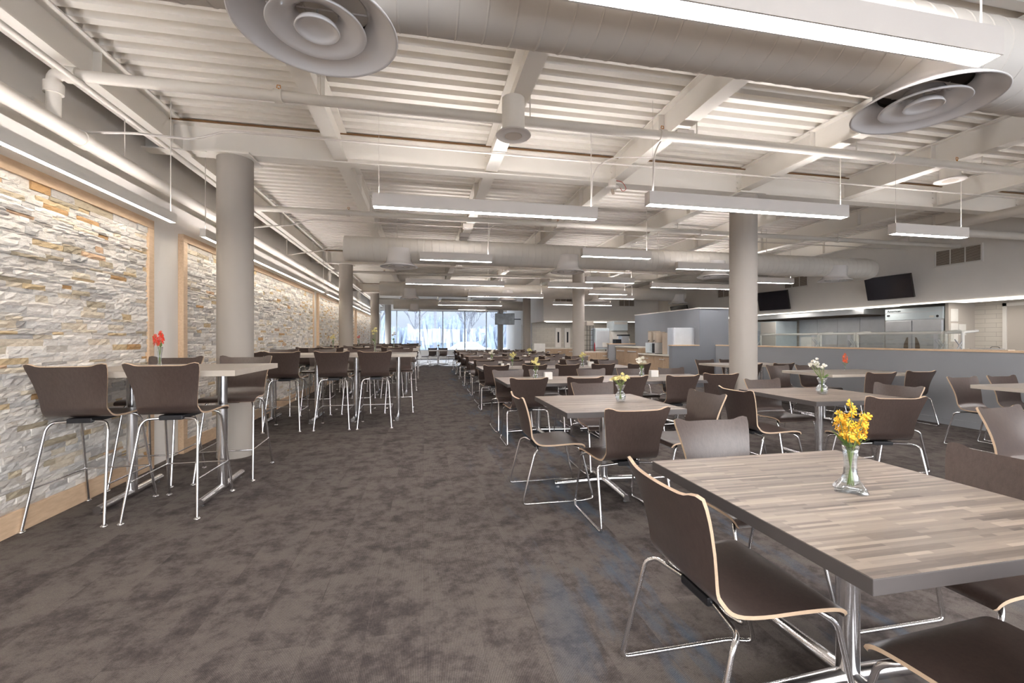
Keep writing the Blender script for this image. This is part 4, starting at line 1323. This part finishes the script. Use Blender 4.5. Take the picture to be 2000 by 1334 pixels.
def dispenser(loc, w, d, h, label):
    t = thing('drink_dispenser', loc, label, 'dispenser', 'beige drink dispensers')
    MB().box(-d / 2, d / 2, -w / 2, w / 2, 0, h, 'cambro', 0.02).obj('body', t)
    MB().box(-d / 2 - 0.005, d / 2 + 0.005, -w / 2 - 0.005, w / 2 + 0.005, h, h + 0.03, 'cambro', 0.01).obj('lid', t)
    MB().tube([(-d / 2, 0, 0.06), (-d / 2 - 0.04, 0, 0.06), (-d / 2 - 0.04, 0, 0.02)], 0.01, 'black', 8).obj('tap', t)
dispenser((6.86, 12.12, 1.201), 0.20, 0.30, 0.32, 'beige drink dispenser on top of microwave, left one')
dispenser((6.86, 11.82, 1.201), 0.18, 0.30, 0.29, 'beige drink dispenser on top of microwave, right one')
o = MB().box(-0.16, 0.16, -0.22, 0.22, 0, 0.62, 'cambro', 0.008).obj('paper_towel_cabinet')
o.location = (7.0, 11.40, 0.871)
tag(o, 'tall narrow beige box standing right of microwave', 'box')
t = thing('steel_cabinet', (7.1, 10.95, 0.871), 'square stainless steel cabinet behind the short slate wall', 'cabinet')
MB().box(6.72, 7.34, 10.80, 11.15, 0.871, 1.62, 'steel', 0.008).obj('casing', t, t.location)
MB().box(6.708, 6.72, 10.83, 11.12, 0.90, 1.59, 'steel', 0.003).obj('door', t, t.location)
o = MB().box(7.342, 7.35, 12.95, 13.1, 1.24, 1.40, 'paper', 0.003).obj('light_switch')
tag(o, 'white switch plate on the tall slate wall', 'switch')

# ------------------------------------------------------------------ far counters and kitchen equipment
cabinet(5.02, 6.5, 18.1, 18.8, 0.92, 'far oak counter with white top left of second dining column', 3, 'y')
cabinet(5.35, 6.62, 14.55, 15.2, 0.87, 'oak counter carrying the wire rack and hot cabinet, right of second dining column', 2, 'y')
mb = MB().box(4.50, 4.98, 17.6, 17.75, 0, 1.12, 'paper')
struct('wall_stub', mb, 'small white half wall near far oak counter', 'wall')
for i, x in enumerate((5.85, 6.28)):
    t = thing('cup_dispenser', (x, 18.6, 1.10), 'tall cup dispenser with dark slot, %s of two before far tile wall' % ('left', 'right')[i], 'dispenser', 'cup dispensers')
    MB().box(x - 0.13, x + 0.13, 18.55, 18.65, 0.921, 1.80, 'wall2', 0.01).obj('casing', t, t.location)
    MB().box(x - 0.035, x + 0.035, 18.53, 18.55, 1.15, 1.62, 'black').obj('slot', t, t.location)
t = thing('wire_rack', (5.82, 14.85, 0.871), 'dark wire rack on counter right of second dining column', 'rack')
for x in (5.70, 5.93):
    for y in (14.68, 14.98):
        MB().tube([(x, y, 0.871), (x, y, 1.80)], 0.008, 'black', 6).obj('post', t, t.location)
for z in (0.90, 1.08, 1.26, 1.44, 1.62):
    MB().box(5.70, 5.93, 14.67, 14.99, z, z + 0.012, 'ventdark').obj('shelf', t, t.location)
for k in range(6):
    x = 5.705 + 0.22 * k / 5
    MB().tube([(x, 14.665, 0.89), (x, 14.665, 1.78)], 0.004, 'black', 5).obj('wire', t, t.location)
MB().box(5.685, 5.945, 14.66, 15.0, 1.79, 1.94, 'vent', 0.01).obj('header_sign', t, t.location)
t = thing('hot_cabinet', (6.27, 14.85, 0.871), 'stainless warming cabinet with rounded top beside the wire rack', 'cabinet')
MB().box(5.99, 6.55, 14.64, 15.1, 0.93, 1.70, 'cool', 0.06).obj('casing', t, t.location)
MB().box(6.04, 6.50, 14.625, 14.64, 0.99, 1.60, 'steel', 0.01).obj('door', t, t.location)
MB().box(6.26, 6.46, 14.618, 14.626, 1.02, 1.18, 'paper').obj('notice', t, t.location)
for x in (6.05, 6.49):
    MB().tube([(x, 14.85, 0.871), (x, 14.85, 0.94)], 0.02, 'black', 8).obj('foot', t, t.location)
o = MB().lathe([(0, 0), (0.022, 0), (0.022, 0.22), (0.01, 0.27), (0.01, 0.31), (0, 0.31)], 'red', 14).obj('red_bottle')
o.location = (5.965, 14.62, 0.871)
tag(o, 'red bottle between wire rack and warming cabinet', 'bottle')
t = thing('ice_machine', (8.1, 17.3, 0), 'white ice machine with sloped bin left of tall slate wall', 'ice machine')
MB().box(7.77, 8.42, 17.0, 17.7, 1.66, 2.06, 'cool', 0.015).obj('machine_head', t, t.location)
MB().box(7.80, 8.39, 16.985, 17.0, 1.92, 2.03, 'paper', 0.004).obj('name_panel', t, t.location)
b = MB(); b.add([(7.72, 16.9, 0.05), (8.47, 16.9, 0.05), (8.47, 16.9, 1.25), (7.72, 16.9, 1.25), (7.72, 17.7, 0.05), (8.47, 17.7, 0.05), (8.47, 17.7, 1.66), (7.72, 17.7, 1.66), (7.72, 17.2, 1.66), (8.47, 17.2, 1.66)],
      [(0, 1, 2, 3), (3, 2, 9, 8), (8, 9, 6, 7), (4, 7, 6, 5), (0, 3, 8, 7, 4), (1, 5, 6, 9, 2), (0, 4, 5, 1)], 'wall2')
b.obj('ice_bin', t, t.location)
MB().box(7.8, 8.4, 17.0, 17.6, 0.0, 0.05, 'black').obj('plinth', t, t.location)
t = thing('coffee_brewer', (6.95, 14.9, 0.0), 'dark coffee brewer behind the ledge left of tall slate wall', 'coffee maker')
MB().box(6.72, 7.3, 14.55, 15.1, 0, 1.10, 'oak').obj('stand', t, t.location)
MB().box(6.80, 7.0, 14.65, 14.95, 1.10, 1.30, 'black', 0.01).obj('brewer', t, t.location)
MB().box(7.02, 7.3, 14.65, 14.95, 1.10, 1.42, 'steel', 0.01).obj('urn', t, t.location)
MB().box(6.98, 7.32, 14.62, 14.98, 1.42, 1.47, 'black', 0.005).obj('hood', t, t.location)

# servery: counter, sneeze guards, refrigerator, hood, backsplash
t = thing('serving_counter', (9.7, 9, 0), 'stainless serving counter behind the slate wall', 'counter')
MB().box(9.3, 10.1, 5.2, 13.0, 0.0, 0.86, 'steel').obj('body', t, t.location)
MB().box(9.25, 10.15, 5.15, 13.05, 0.86, 0.90, 'steel', 0.006).obj('worktop', t, t.location)
SG = [(6.1, 6.42), (6.42, 8.12), (8.12, 9.05), (9.05, 11.0)]
SGN = ['rightmost narrow', 'long right-hand', 'middle', 'leftmost long']
for i, (a, b) in enumerate(SG):
    t = thing('sneeze_guard', (9.6, (a + b) / 2, 0.90), '%s glass sneeze guard on the serving counter' % SGN[i], 'sneeze guard', 'sneeze guards')
    for yy in (a + 0.03, b - 0.03):
        MB().tube([(9.6, yy, 0.9), (9.6, yy, 1.43), (9.95, yy, 1.46)], 0.026, 'paper', 8, 0.05).obj('post', t, t.location)
        MB().tube([(9.6, yy, 1.12), (9.42, yy, 1.30)], 0.01, 'steel', 8).tube([(9.6, yy, 1.28), (9.45, yy, 1.10)], 0.01, 'steel', 8).obj('clamp', t, t.location)
    MB().tube([(9.6, a + 0.03, 1.43), (9.6, b - 0.03, 1.43)], 0.025, 'paper', 8).obj('rail', t, t.location)
    MB().box(9.40, 9.408, a + 0.04, b - 0.04, 1.06, 1.40, 'sneeze').obj('front_glass', t, t.location)
    MB().box(9.44, 9.95, a + 0.04, b - 0.04, 1.462, 1.470, 'sneeze').obj('top_glass', t, t.location)
t = thing('refrigerator', (12.5, 8.75, 0), 'two-door stainless reach-in refrigerator in the servery', 'refrigerator')
MB().box(12.1, 12.88, 8.10, 9.42, 0.12, 1.80, 'steel', 0.006).obj('cabinet', t, t.location)
MB().box(12.08, 12.88, 8.10, 9.42, 1.80, 2.09, 'cool', 0.006).obj('top_panel', t, t.location)
MB().box(12.072, 12.08, 8.10, 9.42, 1.98, 1.995, 'steel').obj('panel_trim', t, t.location)
for (a, b, hy) in ((8.12, 8.75, 8.68), (8.77, 9.40, 8.84)):
    d = MB().box(12.06, 12.10, a, b, 0.16, 1.77, 'steel', 0.006).obj('door', t, t.location)
    pts = []
    s_ = -1 if hy < 8.76 else 1
    prof = [(0, 1.02), (0.05, 1.05), (0.10, 1.15), (0.12, 1.27)]
    MB().add([(12.055, hy, 0.95), (12.055, hy + s_ * 0.0, 1.36), (12.055, hy - s_ * -0.04 * s_ * s_, 1.34), (12.055, hy + s_ * 0.10, 1.18), (12.055, hy + s_ * 0.12, 0.95)], [(0, 1, 2, 3, 4)], 'ventdark').obj('handle_recess', d, t.location)
for y in (8.15, 9.35):
    MB().box(12.15, 12.2, y - 0.03, y + 0.03, 0, 0.12, 'black').obj('foot', t, t.location)
cu = bpy.data.curves.new('brand_text', 'FONT')
cu.body = 'American'; cu.size = 0.085; cu.extrude = 0.002
tx0 = bpy.data.objects.new('lettering_curve', cu)
COL.objects.link(tx0)
me_ = bpy.data.meshes.new_from_object(tx0)
bpy.data.objects.remove(tx0)
txt = bpy.data.objects.new('lettering', me_)
COL.objects.link(txt)
me_.materials.clear()
txt.rotation_euler = (PI / 2, 0, -PI / 2)
me_.materials.append(M['black'])
txt.parent = t
txt.location = (12.069 - 12.5, 9.36 - 8.75, 2.005)
MB().lathe([(0.0, 0.0), (0.03, 0.0)], 'black', 20).obj('thermometer_dial', t)
dd = bpy.data.objects['thermometer_dial']; dd.rotation_euler = (0, -PI / 2, 0); dd.location = (12.074 - 12.5, -0.54, 1.86)
MB().box(12.074, 12.079, 8.28, 8.38, 1.83, 1.88, 'paper').obj('sticker', t, t.location)
MB().box(12.074, 12.079, 9.30, 9.37, 1.90, 1.94, 'black').obj('nameplate', t, t.location)
for i, (x0, x1, z0, z1) in enumerate(((12.16, 12.38, 1.72, 2.02), (12.16, 12.38, 1.25, 1.68), (12.40, 12.62, 1.40, 1.66))):
    o = MB().box(x0, x1, 7.992, 7.999, z0, z1, 'paper').obj('notice_sheet')
    tag(o, ['upper notice sheet on the beige pier by refrigerator', 'lower long notice sheet on the beige pier by refrigerator', 'smaller notice sheet on right part of beige pier'][i], 'notice', 'notices on the pier')
t = thing('exhaust_hood', (12.3, 12.2, 1.98), 'long stainless exhaust hood over the servery cooking line', 'hood')
MB().box(11.95, 12.88, 9.9, 14.6, 2.0, 2.155, 'steel', 0.006).obj('canopy', t, t.location)
MB().box(12.1, 12.8, 10.1, 14.4, 1.97, 2.0, 'ventdark').obj('filters', t, t.location)
for k in range(4):
    y0 = 10.05 + k * 0.72
    o = MB().box(12.86, 12.895, y0, y0 + 0.71, 0.9, 1.96, 'steel', 0.003).obj('backsplash_panel')
    tag(o, '%s stainless wall panel from the refrigerator under the hood' % ORD[k], 'wall panel', 'stainless wall panels')
t = thing('cooking_line', (12.5, 11.4, 0), 'stainless cooking equipment below the hood panels', 'cooker')
MB().box(12.15, 12.85, 10.05, 12.9, 0.1, 0.94, 'steel', 0.006).obj('body', t, t.location)
MB().box(12.2, 12.8, 10.3, 11.4, 0.94, 1.02, 'black', 0.01).obj('griddle', t, t.location)
MB().box(12.2, 12.8, 10.1, 12.85, 0, 0.1, 'black').obj('plinth', t, t.location)
t = thing('display_cooler', (12.3, 14.0, 0), 'white upright cooler with glass front left end of servery', 'cooler')
MB().box(12.0, 12.85, 13.0, 14.6, 0.0, 1.93, 'cool', 0.01).obj('casing', t, t.location)
MB().box(11.985, 12.0, 13.75, 14.55, 0.3, 1.6, 'carpaint', 0.004).obj('glass_door', t, t.location)
MB().box(11.985, 12.0, 13.02, 13.70, 0.3, 1.9, 'wall2', 0.004).obj('side_door', t, t.location)
o = MB().box(11.975, 11.984, 13.9, 14.02, 1.70, 1.82, 'yellowfl').obj('warning_sticker')
tag(o, 'yellow sticker on the white upright cooler', 'sticker')
t = thing('menu_box', (9.55, 9.35, 0.90), 'white menu box on the serving counter between glass guards', 'box')
MB().box(9.62, 9.80, 9.30, 9.62, 0.90, 1.36, 'paper', 0.004).obj('box_body', t, t.location)
# tray on ledge
t = thing('serving_tray', (XW + 0.075, 4.75, 1.15), 'shallow tray of utensils on the wood ledge at right', 'tray')
MB().box(XW + 0.005, XW + 0.135, 4.50, 5.02, 1.151, 1.163, 'vent', 0.004).obj('tray', t, t.location)
MB().tube([(XW + 0.06, 4.56, 1.168), (XW + 0.06, 4.80, 1.172)], 0.008, 'steel', 8).tube([(XW + 0.09, 4.70, 1.17), (XW + 0.09, 4.98, 1.17)], 0.006, 'steel', 8).obj('utensil', t, t.location)
MB().tube([(XW + 0.07, 4.62, 1.165), (XW + 0.07, 4.64, 1.20), (XW + 0.07, 4.72, 1.20), (XW + 0.07, 4.74, 1.165)], 0.004, 'black', 8, 0.02).obj('handle', t, t.location)

# ------------------------------------------------------------------ outside the far windows
o = MB().add([(-60, YW + 0.25, -0.35), (70, YW + 0.25, -0.35), (70, 140, 0.6), (-60, 140, 0.6)], [(0, 1, 2, 3)], 'ground').obj('ground_outside')
tag(o, 'frosty ground outside the far windows', 'ground', None, 'structure')
o = MB().add([(-60, -60, -0.35), (70, -60, -0.35), (70, YB - 0.2, -0.35), (-60, YB - 0.2, -0.35)], [(0, 1, 2, 3)], 'ground').obj('ground_behind')
tag(o, 'paved ground outside behind the viewer', 'ground', None, 'structure')
def bare_tree(x, y, h, seed, label):
    R = random.Random(seed)
    t = thing('bare_tree', (x, y, -0.3), label, 'tree', 'bare trees outside')
    tr = MB(); br = MB()
    top = Vector((x, y, -0.3 + h * 0.35))
    tr.tube([(x, y, -0.35), top], [h * 0.018, h * 0.014], 'bark', 8)
    def grow(p, d, L, r, lv):
        q = p + d * L
        br.tube([p, q], [r, r * 0.65], 'bark', 4, 0, 4, False)
        if lv == 0: return
        for k in range(3 if lv > 1 else 4):
            nd = (d + Vector((R.uniform(-1, 1), R.uniform(-1, 1), R.uniform(-0.2, 0.8))) * 0.6).normalized()
            grow(p + d * L * R.uniform(0.55, 1.0), nd, L * R.uniform(0.55, 0.8), r * 0.6, lv - 1)
    for k in range(5):
        a = 2 * PI * k / 5 + R.uniform(-0.4, 0.4)
        grow(top, Vector((math.cos(a) * 0.5, math.sin(a) * 0.5, 1)).normalized(), h * 0.24, h * 0.011, 4)
    tr.obj('trunk', t, t.location); br.obj('branches', t, t.location)
bare_tree(-3.6, 36, 7.5, 1, 'bare tree outside behind the columns by the stone wall')
bare_tree(-0.8, 41, 7.0, 2, 'bare tree outside the second window bay')
bare_tree(7.2, 40, 5.2, 3, 'bare tree outside the fifth window bay')
bare_tree(4.6, 46, 6.0, 4, 'bare tree outside the fourth window bay, farther off')
bare_tree(10.0, 44, 6.2, 5, 'bare tree outside behind the far television')
R = random.Random(5)
bsh = MB()
for k in range(2600):
    x = R.uniform(-14, 26); y = R.uniform(52, 60)
    h = R.uniform(1.2, 4.4) * (0.8 + 0.25 * math.sin(x * 0.7) + 0.15 * math.sin(x * 1.9))
    dx, dy = R.uniform(-0.7, 0.7), R.uniform(-0.4, 0.4)
    w = R.uniform(0.10, 0.30)
    bsh.add([(x - w, y, -0.2), (x + w, y, -0.2), (x + dx + w * 0.5, y + dy, h), (x + dx - w * 0.5, y + dy, h * 0.96)], [(0, 1, 2, 3)], 'brush')
tag(bsh.obj('brushwood'), 'hazy thicket of leafless brush beyond the parking outside', 'brushwood', None, 'stuff')
t = thing('utility_pole', (1.2, 48, 0), 'utility pole with crossarm outside the third window bay', 'pole')
MB().tube([(1.2, 48, -0.3), (1.2, 48, 7)], 0.13, 'bark', 8).obj('pole', t, t.location)
MB().box(0.4, 2.0, 47.95, 48.05, 4.6, 4.75, 'bark').obj('crossarm', t, t.location)
def car(x, y, label, mat):
    t = thing('parked_car', (x, y, -0.33), label, 'car', 'cars parked outside')
    L = 4.3
    P = [(-L / 2, 0.25), (-L / 2, 0.62), (-L * 0.36, 0.84), (-L * 0.26, 0.88), (-L * 0.10, 1.36), (L * 0.20, 1.40), (L * 0.36, 0.96), (L / 2 - 0.05, 0.88), (L / 2, 0.5), (L / 2, 0.25)]
    b = MB()
    n = len(P)
    vs_ = [(px, -0.85 + (0.12 if pz > 1.2 else 0), pz) for px, pz in P] + [(px, 0.85 - (0.12 if pz > 1.2 else 0), pz) for px, pz in P]
    b.add(vs_, [tuple(range(n)), tuple(range(2 * n - 1, n - 1, -1))] + [(i, i + n, (i + 1) % n + n, (i + 1) % n) for i in range(n)], mat)
    b.obj('body', t)
    g = MB().add([(-L * 0.23, -0.862, 0.92), (-L * 0.09, -0.755, 1.30), (L * 0.18, -0.755, 1.33), (L * 0.32, -0.862, 0.97)], [(3, 2, 1, 0)], 'carglass')
    g.obj('side_window', t)
    for xx in (-L * 0.31, L * 0.31):
        MB().tube([(xx, -0.88, 0.31), (xx, -0.68, 0.31)], 0.31, 'tyre', 18).obj('wheel', t)
        MB().tube([(xx, 0.68, 0.31), (xx, 0.88, 0.31)], 0.31, 'tyre', 18).obj('wheel', t)
car(3.3, 36.5, 'pale parked car seen through the middle far windows', 'carpaint')
car(8.6, 37.5, 'pale parked car at right behind the far television', 'carpaint')
tag(MB().box(1.95, 2.2, 38, 38.1, -0.3, 1.9, 'cool').obj('sign_post'), 'pale sign post outside the third window bay', 'sign post')
